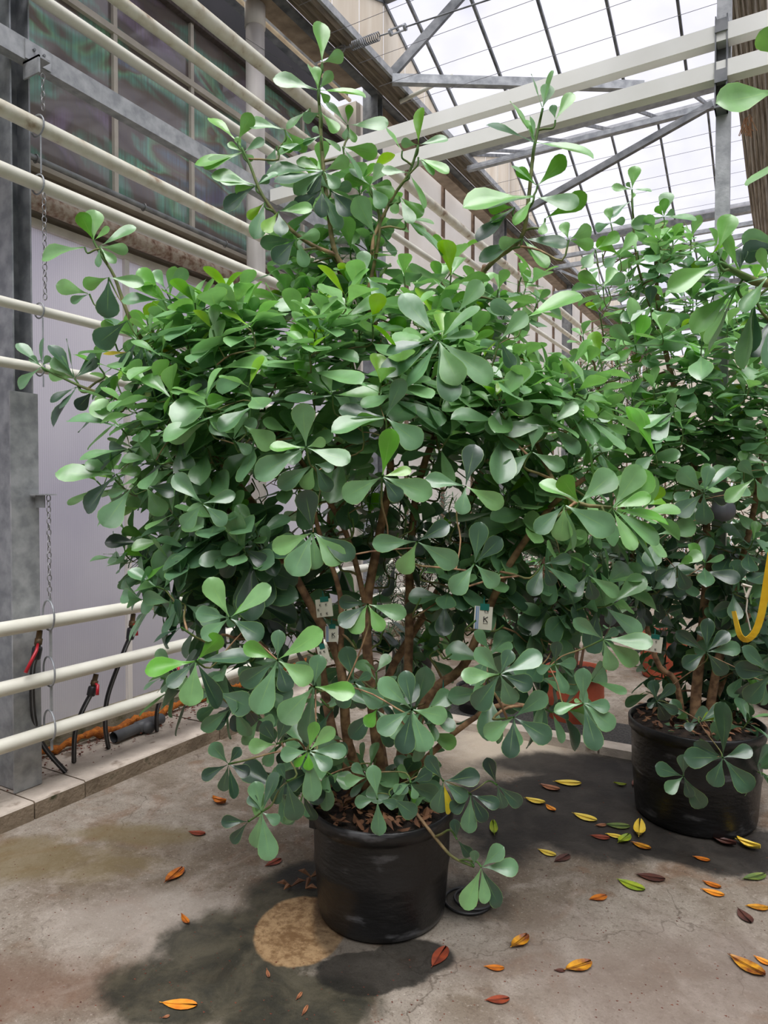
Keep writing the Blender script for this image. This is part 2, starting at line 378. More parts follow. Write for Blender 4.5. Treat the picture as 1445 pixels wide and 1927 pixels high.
base = g.mixc(g.step(n1, .35, .65), srgb((112, 99, 84)), srgb((144, 135, 123)))
base = g.mixc(g.step(n4, .52, .68, 0, .75), base, srgb((118, 94, 74)))
base = g.mixc(g.step(g.noise(P, 11, 9, 1.2, .7), .5, .62, 0, .35), base, srgb((92, 76, 64)))
base = g.mixc(g.step(n2, .45, .7, 0, .55), base, srgb((176, 166, 154)))
base = g.mixc(g.step(n3, .47, .3, 0, .75), base, srgb((84, 72, 60)))
fine = g.noise(P, 130, 4, 0, .75)
base = g.mixc(g.step(fine, .5, .36, 0, .4), base, srgb((78, 68, 58)))
base = g.mixc(g.step(g.noise(P, 75, 5, 0, .7), .56, .7, 0, .45), base, srgb((196, 186, 174)))
vc = n.new('ShaderNodeTexVoronoi'); vc.feature = 'DISTANCE_TO_EDGE'; vc.inputs['Scale'].default_value = 1.1
va = n.new('ShaderNodeVectorMath'); va.operation = 'ADD'; nv = n.new('ShaderNodeTexNoise'); nv.inputs['Scale'].default_value = 5; nv.inputs['Detail'].default_value = 7
l.new(P, nv.inputs['Vector']); vs_ = n.new('ShaderNodeVectorMath'); vs_.operation = 'SCALE'; vs_.inputs['Scale'].default_value = .35
l.new(nv.outputs['Color'], vs_.inputs[0]); l.new(P, va.inputs[0]); l.new(vs_.outputs[0], va.inputs[1]); l.new(va.outputs[0], vc.inputs['Vector'])
crack = g.math('MULTIPLY', g.step(vc.outputs['Distance'], .006, .001), g.step(n1, .5, .56))
base = g.mixc(g.math('MULTIPLY', crack, .55), base, srgb((66, 54, 44)))
mossy = g.math('MAXIMUM', blob(60, 1620, 210, 48, .35), blob(250, 1570, 120, 22, .4))
base = g.mixc(g.math('MULTIPLY', mossy, .7), base, srgb((112, 98, 66)))
base = g.mixc(g.math('MULTIPLY', blob(60, 1860, 230, 60, .5), .6), base, srgb((108, 84, 70)))
base = g.mixc(g.math('MULTIPLY', blob(300, 1730, 170, 60, .5), .45), base, srgb((178, 168, 158)))
base = g.mixc(g.math('MULTIPLY', blob(960, 1410, 120, 40, .5, .5), .8), base, srgb((196, 182, 162)))
base = g.mixc(g.math('MULTIPLY', blob(1240, 1850, 330, 130, .6), .6), base, g.mixc(n2, srgb((112, 96, 86)), srgb((134, 122, 114))))
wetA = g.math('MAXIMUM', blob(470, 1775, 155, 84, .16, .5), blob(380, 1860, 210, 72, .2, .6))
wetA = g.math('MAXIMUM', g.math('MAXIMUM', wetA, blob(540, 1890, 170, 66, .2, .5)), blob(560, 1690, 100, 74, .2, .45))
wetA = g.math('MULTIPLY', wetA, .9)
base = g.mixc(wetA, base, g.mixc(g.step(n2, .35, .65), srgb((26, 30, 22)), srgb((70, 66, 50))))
dry = blob(565, 1748, 88, 68, .04, .16)
base = g.mixc(g.math('MULTIPLY', dry, .95), base, g.mixc(g.step(g.math('ADD', g.math('MULTIPLY', n3, .5), g.math('MULTIPLY', n2, .5)), .42, .58), srgb((122, 92, 60)), srgb((172, 142, 104))))
wetB_shade = g.math('MAXIMUM', g.math('MAXIMUM', blob(700, 1826, 108, 44, .08, .4), blob(770, 1800, 80, 36, .1, .4)), g.math('MULTIPLY', blob(672, 1715, 84, 92, .1, .12), .72))  # wet blobs; the last one paints the pot's shadow beside the dry patch
wetB_shade = g.math('MAXIMUM', wetB_shade, blob(570, 1650, 50, 28, .3, .6))
wetB_shade = g.math('MAXIMUM', wetB_shade, blob(880, 1690, 70, 44, .5, .8))
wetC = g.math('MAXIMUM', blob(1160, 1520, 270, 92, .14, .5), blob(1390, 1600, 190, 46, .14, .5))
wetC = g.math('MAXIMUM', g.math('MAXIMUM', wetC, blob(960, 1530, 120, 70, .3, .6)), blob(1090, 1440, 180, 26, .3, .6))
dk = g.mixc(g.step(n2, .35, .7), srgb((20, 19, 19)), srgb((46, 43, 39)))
base = g.mixc(g.math('MULTIPLY', wetB_shade, .9), base, g.mixc(.5, dk, srgb((26, 25, 19))))
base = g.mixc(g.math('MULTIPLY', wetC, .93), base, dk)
l.new(base, b.inputs['Base Color'])
wet = g.math('MAXIMUM', g.math('MAXIMUM', wetA, wetB_shade), wetC)  # wet masks together with the painted pot shadow
l.new(g.step(wet, 0, 1, .85, .6), b.inputs['Roughness']); b.inputs['Specular IOR Level'].default_value = .3
bp = n.new('ShaderNodeBump'); bp.inputs['Strength'].default_value = .4; bp.inputs['Distance'].default_value = .01
l.new(g.math('ADD', n3, n2), bp.inputs['Height']); l.new(bp.outputs['Normal'], b.inputs['Normal'])
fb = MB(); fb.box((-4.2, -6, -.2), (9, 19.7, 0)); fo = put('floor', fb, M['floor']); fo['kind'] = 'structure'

# ------------------------------------------------------------------ kerb ledge along the left wall
k1 = struct('trim_1', (-3.25, 2, 0))
js = [-2, -.8, .35, 1.1, 1.93, 2.2, 3.15, 4.15, 5.15, 6.15, 7.2, 8.3, 9.4, 10.5, 11.6, 13, 14.5, 16, 17.5, 19.2]
for a, c in zip(js[:-1], js[1:]):
    mb = MB(); h = .088 + random.uniform(-.004, .004); x1 = -3.0 + random.uniform(-.008, .008); e = .007
    mb.add([(-3.5,a+.004,0),(x1,a+.004,0),(x1,c-.004,0),(-3.5,c-.004,0),(-3.5,a+.004,h),(x1-e,a+.004,h),(x1-e,c-.004,h),(-3.5,c-.004,h),(x1,a+.004,h-e),(x1,c-.004,h-e)],
           [(0,3,2,1),(4,5,6,7),(1,2,9,8),(8,9,6,5),(0,1,8,5,4),(2,3,7,6,9),(3,0,4,7)], 0)
    mb.mi = [0, 0, 1, 0, 1, 1, 0]
    put('kerb_block', mb, [M['kerb'], M['kerbside']], k1)
# kerb of the planting strip running across
k2 = struct('trim_2', (-1.2, 4.1, 0))
xs_ = [-3.0, -2.3, -1.62, -.93, -.3, .4, 1.1, 1.8, 2.5, 3.4]
for a, c in zip(xs_[:-1], xs_[1:]):
    mb = MB(); h = .05 + random.uniform(-.005, .005); dy = random.uniform(-.01, .01)
    mb.box((a+.006, 4.08+dy, 0), (c-.006, 4.20+dy, h)); put('kerb_block', mb, M['kerb'], k2)
mb = MB(); mb.box((-2.9, 4.22, 0), (3.4, 4.62, .03)); o = put('trim_3', mb, M['gravel']); o['kind'] = 'structure'

# ------------------------------------------------------------------ left wall
wl_ = struct('wall_left', (-3.6, 3, 0))
mb = MB(); mb.box((-3.75, -2, 0), (-3.5, 5.35, .215)); put('footing', mb, M['moss'], wl_)
ys = [-.70, .52, 1.74, 2.96, 4.18, 5.40]
for a, c in zip(ys[:-1], ys[1:]):
    mb = MB(); mb.add([(-3.61, a+.012, .215), (-3.61, c-.012, .215), (-3.61, c-.012, 3.0), (-3.61, a+.012, 3.0)], [(0, 1, 2, 3)]); put('wall_panel', mb, M['poly'], wl_)
for y in ys[1:-1]:
    mb = MB(); mb.box((-3.61, y-.017, .2), (-3.585, y+.017, 3.0)); put('seam_strip', mb, M['pvc'], wl_)
mb = MB(); mb.box((-3.66, -.7, 2.985), (-3.58, 5.35, 3.03)); put('head_rail', mb, M['frame'], wl_)
mb = MB(); mb.box((-3.72, -.7, 3.03), (-3.6, 5.35, 3.29)); put('cement_band', mb, M['band'], wl_)
mb = MB(); mb.box((-3.9, -.7, 4.76), (-3.8, 5.35, 5.6)); put('painted_dark_gap', mb, M['dark'], wl_)  # near-black panel, painted darkness of the unlit gap above the windows
mb = MB(); mb.box((-3.64, -.7, 4.74), (-3.53, 5.35, 4.80)); mb.box((-3.62, -.7, 4.80), (-3.56, 5.35, 4.86)); put('lintel_rail', mb, M['darkbrown'], wl_)
og = struct('outer_shade', (-4.8, 8, 0))  # unseen dark strip and block, added to dim the wall sheets' lower part
mb = MB(); mb.box((-5.2, -3, -.1), (-3.8, 20, 0)); put('outer_shade_strip', mb, M['moss'], og)
mb = MB(); mb.box((-5.2, -3, 0), (-5.0, 20, 1.1)); put('outer_shade_block', mb, M['shade_block'], og)
# cream panels beyond the second post
yy = [5.44, 6.37, 7.25, 8.12, 8.98, 9.85, 10.7, 11.6, 12.5, 13.4, 14.3, 15.2, 16.1, 17.0, 17.9, 18.8, 19.6]
for a, c in zip(yy[:-1], yy[1:]):
    mb = MB(); mb.add([(-3.45, a+.02, .2), (-3.45, c-.02, .2), (-3.45, c-.02, 5.14), (-3.45, a+.02, 5.14)], [(0, 1, 2, 3)]); put('wall_panel', mb, M['creamwhite'], wl_)
    mb = MB(); mb.box((-3.47, c-.02, .2), (-3.42, c+.02, 5.14)); put('seam_strip', mb, M['brown'], wl_)
mb = MB(); mb.box((-3.75, 5.35, 0), (-3.4, 19.6, .2)); put('footing', mb, M['moss'], wl_)
mb = MB(); mb.box((-3.43, 5.44, 1.95), (-3.40, 19.6, 2.05)); put('dado_rail', mb, M['white'], wl_)

mb = MB(); mb.box((-3.66, 5.37, 0), (-3.42, 5.45, 5.1)); put('corner_strip', mb, M['frame'], wl_)
# upper windows
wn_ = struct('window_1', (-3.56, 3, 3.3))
my = [-.29, .34, .97, 1.60, 2.23, 2.86, 3.49, 4.12, 4.75, 5.36]
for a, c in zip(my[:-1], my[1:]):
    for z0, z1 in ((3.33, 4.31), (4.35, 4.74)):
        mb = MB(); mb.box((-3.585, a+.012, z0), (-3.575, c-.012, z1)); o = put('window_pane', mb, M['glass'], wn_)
for y in my:
    mb = MB(); mb.box((-3.59, y-.014, 3.3), (-3.55, y+.014, 4.74)); put('mullion', mb, M['frame'], wn_)
mb = MB(); mb.box((-3.59, -.3, 4.31), (-3.545, 5.35, 4.35)); put('transom', mb, M['frame'], wn_)
mb = MB(); mb.box((-3.62, -.3, 3.29), (-3.54, 5.35, 3.33)); put('window_sill', mb, M['frame'], wn_)

# ------------------------------------------------------------------ eaves soffit with gutter above the left wall
ev = struct('trim_4', (-3.2, 6, 5.1))
Y0, Y1 = -2.0, 19.6
def strip(name, prof, m_, zlab=None):
    mb = MB(); nP = len(prof)
    mb.add([(x, Y0, z) for x, z in prof] + [(x, Y1, z) for x, z in prof], [(i, i+1, nP+i+1, nP+i) for i in range(nP-1)])
    put(name, mb, m_, ev)
strip('gutter_lip', [(-2.99, 5.11), (-2.965, 5.11), (-2.965, 5.17), (-3.04, 5.18), (-2.99, 5.11)], M['steel_pale'])
pr = []
for i in range(25):
    x = -2.99 - .18*i/24; pr.append((x, 5.10 + .011*math.cos(i*math.pi/3) - .03*math.sin(math.pi*i/24)))
strip('corrugated_gutter', pr, M['corr'])
strip('steel_band', [(-3.17, 5.10), (-3.18, 5.085), (-3.25, 5.085), (-3.25, 5.11)], M['steel_dark'])
for a, c in ((-2, 1.1), (1.14, 2.3), (2.34, 3.5), (3.54, 4.72), (4.76, 5.2)):
    mb = MB(); mb.box((-3.41, a, 5.09), (-3.255, c, 5.105)); put('soffit_board', mb, M['tan'], ev)
mb = MB(); mb.box((-3.41, 5.5, 5.02), (-3.255, Y1, 5.12)); put('soffit_beam', mb, M['tan'], ev)
mb = MB(); mb.box((-3.45, Y0, 5.06), (-3.425, 5.3, 5.08)); put('light_strip', mb, M['cream'], ev)
mb = MB(); mb.box((-3.56, Y0, 5.1), (-3.46, 5.3, 5.2)); put('inner_beam', mb, M['steel_dark'], ev)

# ------------------------------------------------------------------ cream gable boards above the gutter
RZ, SL, GY, SP = 5.23, .41, 6.95, 3.2         # valley height, slope, a valley's y, span
def roofz(y):
    d = (y-GY) % SP; return RZ + SL*min(d, SP-d)
gb = struct('wall_gable', (-3.15, 6, 5.2))
y = -2.65
while y < 19.5:
    y2 = y+.4; z0 = 5.17
    mb = MB(); a, c = y+.004, y2-.004
    mb.add([(-3.12,a,z0),(-3.12,c,z0),(-3.12,c,roofz(c)),(-3.12,a,roofz(a))], [(0,1,2,3)])
    put('gable_board', mb, M['cream'], gb); y = y2
# ------------------------------------------------------------------ ridge-and-furrow roof
rf = struct('ceiling', (0, 6, 5.5))
XB = [-3.12 + .21 + .525*(i-1) for i in range(0, 18)]; XB[0] = -3.12
slopes = []
k = -3
while GY + SP*k < 19.5:
    g0 = GY + SP*k
    if g0 > -4: slopes += [(g0, g0+SP/2), (g0+SP, g0+SP/2)]
    k += 1
bar = None
for ya, yb in slopes:
    for i in range(len(XB)-1):
        xa, xb = XB[i]+.006, XB[i+1]-.006
        mb = MB(); mb.add([(xa, ya, RZ), (xb, ya, RZ), (xb, yb, RZ+SL*1.6), (xa, yb, RZ+SL*1.6)], [(0, 1, 2, 3)])
        put('roof_pane', mb, M['roof'], rf)
    for x in XB:
        mb = MB(); mb.bar((x, ya, RZ-.015), (x, yb, RZ+SL*1.6-.015), .022, .035); put('glazing_bar', mb, M['steel_dark'], rf)
for k in range(-3, 4):
    gy = GY + SP*k
    if gy > -4 and gy < 19:
        mb = MB(); x0, x1 = -3.0, 5.8
        mb.add([(x, gy+dy, z) for x in (x0, x1) for dy, z in ((-.08, 5.23), (-.05, 5.17), (.05, 5.17), (.08, 5.23))], [(0,1,5,4),(1,2,6,5),(2,3,7,6)])
        mb.box((x0, gy-.03, 5.0), (x1, gy+.03, 5.05)); put('roof_gutter', mb, M['steel'], rf)
    if gy+1.6 < 19:
        mb = MB(); mb.box((-3.1, gy+1.57, RZ+SL*1.6-.03), (5.8, gy+1.63, RZ+SL*1.6+.02)); put('ridge_bar', mb, M['steel_dark'], rf)
# side and back walls of the hall
wr = struct('wall_right', (5.9, 6, 0))
for i in range(18):
    mb = MB(); mb.box((5.86, -2.7+i*1.25+.015, 0), (5.9, -1.45+i*1.25-.015, 5.2)); put('wall_panel', mb, M['hall'], wr)
wb = struct('wall_back', (1, -2.8, 0))
for i in range(8):
    mb = MB(); mb.box((-3.7+i*1.2+.015, -2.8, 0), (-2.5+i*1.2-.015, -2.76, 5.2)); put('wall_panel', mb, M['hall'], wb)
# far wall
fw = struct('wall_far', (0, 19.7, 0))
for i in range(9):
    mb = MB(); mb.box((-3.4+i*1.1+.02, 19.62, 0), (-2.3+i*1.1-.02, 19.7, 5.2)); put('wall_panel', mb, M['creamwhite'], fw)

# ------------------------------------------------------------------ steelwork
def hpost(x, y, z0, z1, w, d, m_, label, name='steel_post'):
    t_ = thing(name, label, 'post', (x, y, z0))
    mb = MB(); mb.box((x-w/2, y-d/2, z0), (x+w/2, y-d/2+.008, z1)); put('flange', mb, m_, t_)
    mb = MB(); mb.box((x-w/2, y+d/2-.008, z0), (x+w/2, y+d/2, z1)); put('flange', mb, m_, t_)
    mb = MB(); mb.box((x-.006, y-d/2+.008, z0), (x+.006, y+d/2-.008, z1)); put('web', mb, M['steel_dark'], t_)
    return t_
p = WZ(28, 1492, .09)
hp = hpost(-3.26, 2.0, .09, 5.08, .2, .1, M['steel'], 'grey galvanised steel post at the far left, chains hanging beside it')
mb = MB(); mb.box((-3.165, 1.93, .088), (-3.155, 2.07, 2.0)); put('splice_plate', mb, M['steel_pale'], hp, label='lower plate bolted to the post')
hpost(-3.26, 5.40, .09, 5.9, .15, .10, M['steel'], 'steel gable post behind the tallest plant spire, rising past the gutter')
hpost(-3.26, 8.60, .09, 5.9, .15, .10, M['steel'], 'steel gable post farther along the left wall, seen right of the plant spire')
hpost(-3.26, 11.8, .09, 5.9, .15, .10, M['steel'], 'farthest steel gable post on the left wall, low behind the foliage')
# right-hand hall post carrying the white beams
RX, RY = -.29, 3.85
t_ = thing('steel_post', 'tall square galvanised post carrying the white beams, right side of the photo', 'post', (RX, RY, 0))
mb = MB(); mb.box((RX-.032, RY-.035, 0), (RX+.032, RY+.035, 4.52)); put('shaft', mb, M['steel_pale'], t_)
mb = MB(); mb.box((RX-.08, RY-.08, 0), (RX+.08, RY+.08, .012)); put('foot_plate', mb, M['steel_pale'], t_)
mb = MB(); bx = RX-.005
for sx in (-.025, .025): mb.box((bx+sx-.003, RY-.115, 3.38), (bx+sx+.003, RY-.03, 3.82))
mb.box((bx-.028, RY-.121, 3.50), (bx+.028, RY-.115, 3.56)); mb.box((bx-.028, RY-.121, 3.74), (bx+.028, RY-.115, 3.80))
mb.box((bx-.028, RY-.12, 3.38), (bx+.028, RY-.03, 3.39)); put('beam_bracket', mb, M['steel_dark'], t_, label='dark open strap bracket')
for z, lab in ((3.70, 'upper of the two long off-white beams crossing below the roof'), (3.525, 'lower of the two long off-white beams crossing below the roof')):
    mb = MB(); mb.box((-3.08, RY-.11, z), (4.5, RY-.04, z+.08)); single('white_beam', mb, M['white'], lab, 'beam', 'long white beams')
# galvanised rail along the wall
mb = MB(); z0 = WX(59, 81, -3.13).z
mb.box((-3.15, -1.8, 3.54), (-3.09, 5.34, 3.64)); rl = thing('wall_rail', 'thick galvanised rail running along the left wall at window height', 'rail', (-3.12, 2, 3.54))
put('rail_beam', mb, M['steel_pale'], rl)
mb = MB(); mb.box((-3.088, 1.98, 3.545), (-3.082, 2.11, 3.635)); put('bolt_plate', mb, M['steel_pale'], rl)
for dy in (2.02, 2.07):
    mb = MB(); mb.tube([(-3.082, dy, 3.60), (-3.072, dy, 3.60)], .007, 6); put('bolt', mb, M['steel_dark'], rl)
mb = MB(); mb.box((-3.12, 1.99, 3.46), (-3.0, 1.998, 3.54)); mb.box((-3.12, 1.99, 3.53), (-3.0, 2.05, 3.54)); put('angle_bracket', mb, M['steel_pale'], rl)

def bars(name, p, q, w, h, m_, lab, cat='brace'):
    mb = MB(); mb.bar(p, q, w, h); return single(name, mb, m_, lab, cat)
bars('roof_brace', W(738, 150, 6.05), W(1210, 163, 6.1), .06, .075, M['steel'], 'level grey brace running from the gable post towards the white beams')
bars('roof_brace', W(735, 142, 6.05), W(905, -48, 6.05), .05, .07, M['steel_dark'], 'steep grey brace rising from the gable post out of the top edge')
bars('roof_brace', WY(1341, 196, 6.85), WY(985, 398, 6.85), .05, .06, M['steel_dark'], 'long slanting brace below the far valley gutter, meeting the right post')
mb = MB(); a = WX(755, 192, -3.0)
mb.tube([WX(752, 192, -3.05), WX(852, 142, -2.6)], .018, 10); single('stub_pipe', mb, M['pipe'], 'short cream stub of pipe poking out above the gutter', 'pipe', smooth=True)
tr_ = thing('lattice_truss', 'low steel lattice truss spanning the hall behind the right plant', 'truss', (1, 10.15, 4.4))
mb = MB(); mb.bar((-3, 10.15, 4.5), (5, 10.15, 4.5), .05, .06); put('bottom_chord', mb, M['steel'], tr_)
mb = MB(); mb.bar((-3, 10.15, 4.88), (5, 10.15, 4.88), .05, .06); put('top_chord', mb, M['steel'], tr_)
for i in range(12):
    x = -3 + i*.66; mb = MB(); mb.bar((x, 10.15, 4.5 if i % 2 else 4.88), (x+.66, 10.15, 4.88 if i % 2 else 4.5), .03, .03); put('lattice_bar', mb, M['steel'], tr_)
# rolled shade screen running down the hall
mb = MB(); nx, prof = 15, []
for i in range(nx): prof.append((-.36 + .22*i/(nx-1), 4.58 + .028*(i % 2) - .05*math.sin(math.pi*i/(nx-1))))
yl = [2.6 + i*.55 for i in range(14)]
vs = []; 
for j, y in enumerate(yl):
    for i, (x, z) in enumerate(prof): vs.append((x+random.uniform(-.006, .006), y, z+.02*math.sin(j*1.1)+random.uniform(-.008, .008)))
    for i, (x, z) in enumerate(prof[::-1]): vs.append((x, y, z+.22))
q = 2*nx
mb.add(vs, [(j*q+i, j*q+(i+1)%q, (j+1)*q+(i+1)%q, (j+1)*q+i) for j in range(len(yl)-1) for i in range(q)] + [tuple(range(q))[::-1], tuple((len(yl)-1)*q+i for i in range(q))])
st = thing('shade_screen', 'bundle of gathered brown shade cloth hanging under the roof at the right edge', 'shade screen', (-.25, 6, 4.55))
put('gathered_cloth', mb, M['screen'], st)
mb = MB()
for i in range(16):
    a = WZ(1408+random.uniform(-8, 8), 222+random.uniform(-8, 4), 4.52); mb.tube([a, a+Vector((random.uniform(-.03, .03), 0, -.05)), a+Vector((random.uniform(-.05, .05), .02, -.11-random.uniform(0, .03)))], .003, 4)
put('loose_fibres', mb, M['straw'], st)['kind'] = 'stuff'
# shade wires
names = ['nearest of the thin taut wires crossing under the roof glass']
for i in range(15):
    y = 3.95 + i*.36 + random.uniform(-.05, .05)
    mb = MB(); mb.tube([(-2.98, y, 4.93+.01*(i % 3)), (0.8, y, 4.92), (4.6, y, 4.93+.01*(i % 3))], .0022, 4)
    o = single('shade_wire', mb, M['wire'], 'thin taut wire crossing the hall under the roof glass', 'wire', 'thin wires under the roof')
# wire tensioner
tn = thing('wire_tensioner', 'coil spring and turnbuckle tensioning a wire above the gutter', 'tensioner', tuple(WY(650, 92, 4.62)))
def TY(px, py): return WY(px, py, 4.62)
mb = MB(); a = TY(662, 87); c = TY(713, 68); pts = []
d = (c-a); u = d.cross(Zh).normalized(); w_ = d.cross(u).normalized()
for i in range(14*10+1): an = i*2*math.pi/10; pts.append(a+d*(i/140)+(u*math.cos(an)+w_*math.sin(an))*.03)
mb.tube(pts, .0045, 5); put('coil_spring', mb, M['steel_dark'], tn)
mb = MB(); mb.tube([TY(620, 95), TY(640, 92), a], .008, 5); mb.torus(TY(640, 93), (0, 1, 0), .03, .008, 12, 5, sx=1.6, u=(1, 0, 0)); put('hook', mb, M['steel_bright'], tn)
mb = MB(); mb.tube([c, TY(735, 61)], .006, 5)
for s_ in (-1, 1): mb.bar(TY(735, 61)+Zh*.02*s_, TY(762, 51)+Zh*.02*s_, .01, .01)
mb.tube([TY(733, 62), TY(737, 60)], .026, 8); mb.tube([TY(760, 52), TY(764, 50)], .026, 8); put('turnbuckle', mb, M['steel'], tn)
mb = MB(); mb.tube([TY(762, 51), TY(1500, -190)], .006, 6); put('rod', mb, M['steel_dark'], tn)

# ------------------------------------------------------------------ pipes
def pipe(z, x, r, m_, label, y0=-1.9, y1=19.3, name='heating_pipe', group=None):
    mb = MB(); mb.tube([(x, y0 + (y1-y0)*i/12, z) for i in range(13)], r, 20); return single(name, mb, M[m_], label, 'pipe', group, True)
def zat(px, py, x): return WX(px, py, x).z
PX = -3.06
zA, zB, zC = zat(0, 1185, PX), zat(0, 1298, PX), zat(0, 1406, PX)
pipe(zA, PX, .034, 'pipe', 'topmost of the three low cream pipes along the left wall', y1=19.3)
pipe(zB, PX, .034, 'pipe', 'middle of the three low cream pipes along the left wall', y1=19.3)
pipe(zC, PX, .034, 'pipe', 'lowest of the three low cream pipes, nearest the kerb', y1=19.3)
z1, z2, z3, z4 = zat(0, 680, PX), zat(0, 566, PX), zat(0, 317, PX), zat(0, 202, PX)
pipe(z1, PX, .024, 'pipe', 'slim cream pipe crossing the lower wall sheets, lower of two', y1=19.3)
pipe(z2, PX, .024, 'pipe', 'slim cream pipe crossing the lower wall sheets, upper of two', y1=19.3)
pipe(z3, PX, .034, 'pipe', 'cream pipe just above the rusty one at the window sill', y1=19.3)
pipe(z4, PX, .036, 'pipe_worn', 'cream pipe crossing the window panes below the galvanised rail', y1=19.3)
QX = -3.12
z5, z6, z7 = zat(79, 0, QX), zat(221, 0, QX), zat(346, 0, QX)
pipe(z5, QX, .030, 'pipe', 'cream pipe crossing the upper window just above the galvanised rail', y1=19.3)
pipe(z6, QX, .034, 'pipe_worn', 'second highest cream pipe crossing the top corner panes', y1=19.3)
pipe(z7, QX, .046, 'pipe_worn', 'highest and thickest cream pipe, rust-stained, crossing above the windows', y1=19.3)
pipe(3.10, -3.525, .050, 'rust', 'thick rusty pipe under the window sill', y1=5.3, name='rusty_pipe')
cd = pipe(3.315, -3.50, .016, 'steel', 'thin grey conduit clipped along the window sill', y1=5.3, name='conduit')
for y in (2.3, 3.02, 3.75, 4.5):
    mb = MB(); mb.torus((-3.50, y, 3.315), (0, 1, 0), .022, .004, 12, 5); put('pipe_clip', mb, M['steel_bright'], cd)
dp = thing('downpipe', 'white plastic rainwater downpipe in front of the upper windows', 'downpipe', (-3.37, 3.93, .09))
mb = MB(); mb.tube([(-3.37, 3.93, .09), (-3.37, 3.93, 4.96)], .068, 28); put('pipe_shaft', mb, M['pvc'], dp, True)
mb = MB(); mb.tube([(-3.37, 3.93, 4.9), (-3.37, 3.93, 5.06)], .075, 28); put('socket', mb, M['pvc'], dp, True)
# thin slack wire on the eaves
mb = MB(); mb.tube([WX(330, -2, -3.3), WX(457, 68, -3.3), WX(549, 127, -3.3), WX(640, 240, -3.3)], .002, 4); single('slack_wire', mb, M['steel_dark'], 'thin dark slack wire slanting down beside the downpipe under the eaves', 'wire')

# ------------------------------------------------------------------ chains with rings
def linkmb(c, k, s=.016):
    mb = MB(); ax = (1, 0, 0) if k % 2 else (0, 1, 0); mb.torus(c, ax, s*.55, s*.16, 10, 4, sx=1.7, u=(0, 0, 1)); return mb
link_me = None
def chain(t_, x, y, za, zb, s=.017):
    global link_me
    n_ = int(abs(za-zb)/(s*1.6))
    if link_me is None: link_me = linkmb((0, 0, 0), 1, s).mesh('chain_link', M['steel_bright'], True)
    for i in range(n_):
        z = za + (zb-za)*(i+.5)/n_
        R_ = Matrix.Rotation(math.radians(90*(i % 2)+random.uniform(-25, 25)), 4, 'Z')
        linkmesh('chain_link', link_me, t_, Matrix.Translation((x, y, z)) @ R_)
cx, cy = -3.015, 2.02
ch = thing('hanging_chain', 'thin chain at the post from the rail bracket, holding the four upper pipes', 'chain', (cx, cy, z1-.1))
chain(ch, cx, cy, 3.47, z4+.06); chain(ch, cx, cy, z3-.05, z2+.045)
for z, r in ((z4, .05), (z3, .046), (z2, .036), (z1, .036)):
    mb = MB(); mb.torus((PX, cy, z), (0, 1, 0), r, .004, 22, 6); put('ring', mb, M['steel'], ch)
for za, zb in ((z4-.05, z3+.046), (z2-.036, z1+.036), (z1-.036, z1-.09)):
    mb = MB(); mb.tube([(cx-.02, cy, za), (cx-.02, cy, zb)], .004, 6); put('hanger_rod', mb, M['steel'], ch)
py_ = 2.05; cx = -3.05
ch2 = thing('hanging_chain', 'chain with three large rings holding the low pipes beside the post foot', 'chain', (cx, py_, zC-.15))
mb = MB(); zt = WX(60, 932, cx).z; mb.box((cx-.1, py_-.03, zt), (cx+.02, py_+.03, zt+.006)); mb.box((cx-.1, py_-.003, zt-.06), (cx-.03, py_+.003, zt)); put('angle_bracket', mb, M['steel_pale'], ch2)
chain(ch2, cx, py_, zt, zA+.115)
for z in (zA, zB, zC):
    mb = MB(); mb.torus((PX+.0, py_, z+.03), (0.25, 1, 0), .072, .0045, 28, 6); put('ring', mb, M['steel'], ch2)
for za, zb in ((zA+.115, zA+.1), (zA-.04, zB+.1), (zB-.04, zC+.1), (zC-.04, zC-.09)):
    mb = MB(); mb.bar((cx+.005, py_, za), (cx+.005, py_, zb), .012, .005, up=(1, 0, 0)); put('hanger_rod', mb, M['steel_pale'], ch2)

# ------------------------------------------------------------------ hoses with red-lever valves
def hose(pts, lever, label):
    n_ = len(pts); P3 = []
    for i, (px, py) in enumerate(pts):
        f = max(0, (i-1)/(n_-2)); P3.append(WX(px, py, -3.07-.19*f**1.3) if i < n_-1 else WZ(px, py, .092))
    t_ = thing('drain_hose', label, 'hose', tuple(P3[-1]), 'black hoses with red valves on the low pipes')
    d = (P3[1]-P3[0])
    mb = MB(); mb.tube([P3[0]+Zh*.01, P3[0]+d*.75], [.013, .014], 10); mb.tube([P3[0]+d*.3, P3[0]+d*.6], .019, 6); put('brass_valve', mb, M['brass'], t_, True)
    mb = MB(); mb.tube([P3[0]+d*.7, P3[0]+d*.8, P3[1]+d*.3, P3[1]+d*.36], [.02, .023, .021, .015], 12); put('hose_connector', mb, M['rubber'], t_, True)
    mb = MB(); cv = curve([P3[0]+d*1.2]+P3[1:][1:] if n_ > 3 else P3[1:], 6); mb.tube(cv, .0125, 10); hs_ = put('hose', mb, M['rubber'], t_, True)
    mb = MB(); mb.tube([p_+Vector((.0105, -.006, 0)) for p_ in cv], .003, 5); put('stripe', mb, M['stripe'], hs_)
    v = P3[0]+d*.45; L_ = WX(lever[0], lever[1], -3.02)
    mb = MB(); mb.tube([v, v+(L_-v)*.35+Vector((.02, 0, .01)), L_], [.006, .008, .009], 8); put('red_lever', mb, M['red'], t_, True)
hose([(75, 1190), (69, 1228), (61, 1266), (63, 1345), (81, 1402), (123, 1452)], (48, 1266), 'black hose and valve hanging closest to the left post')
hose([(181, 1272), (173, 1300), (153, 1342), (141, 1382), (139, 1433)], (183, 1308), 'black hose dropping from the middle low pipe, left of the grey drain')
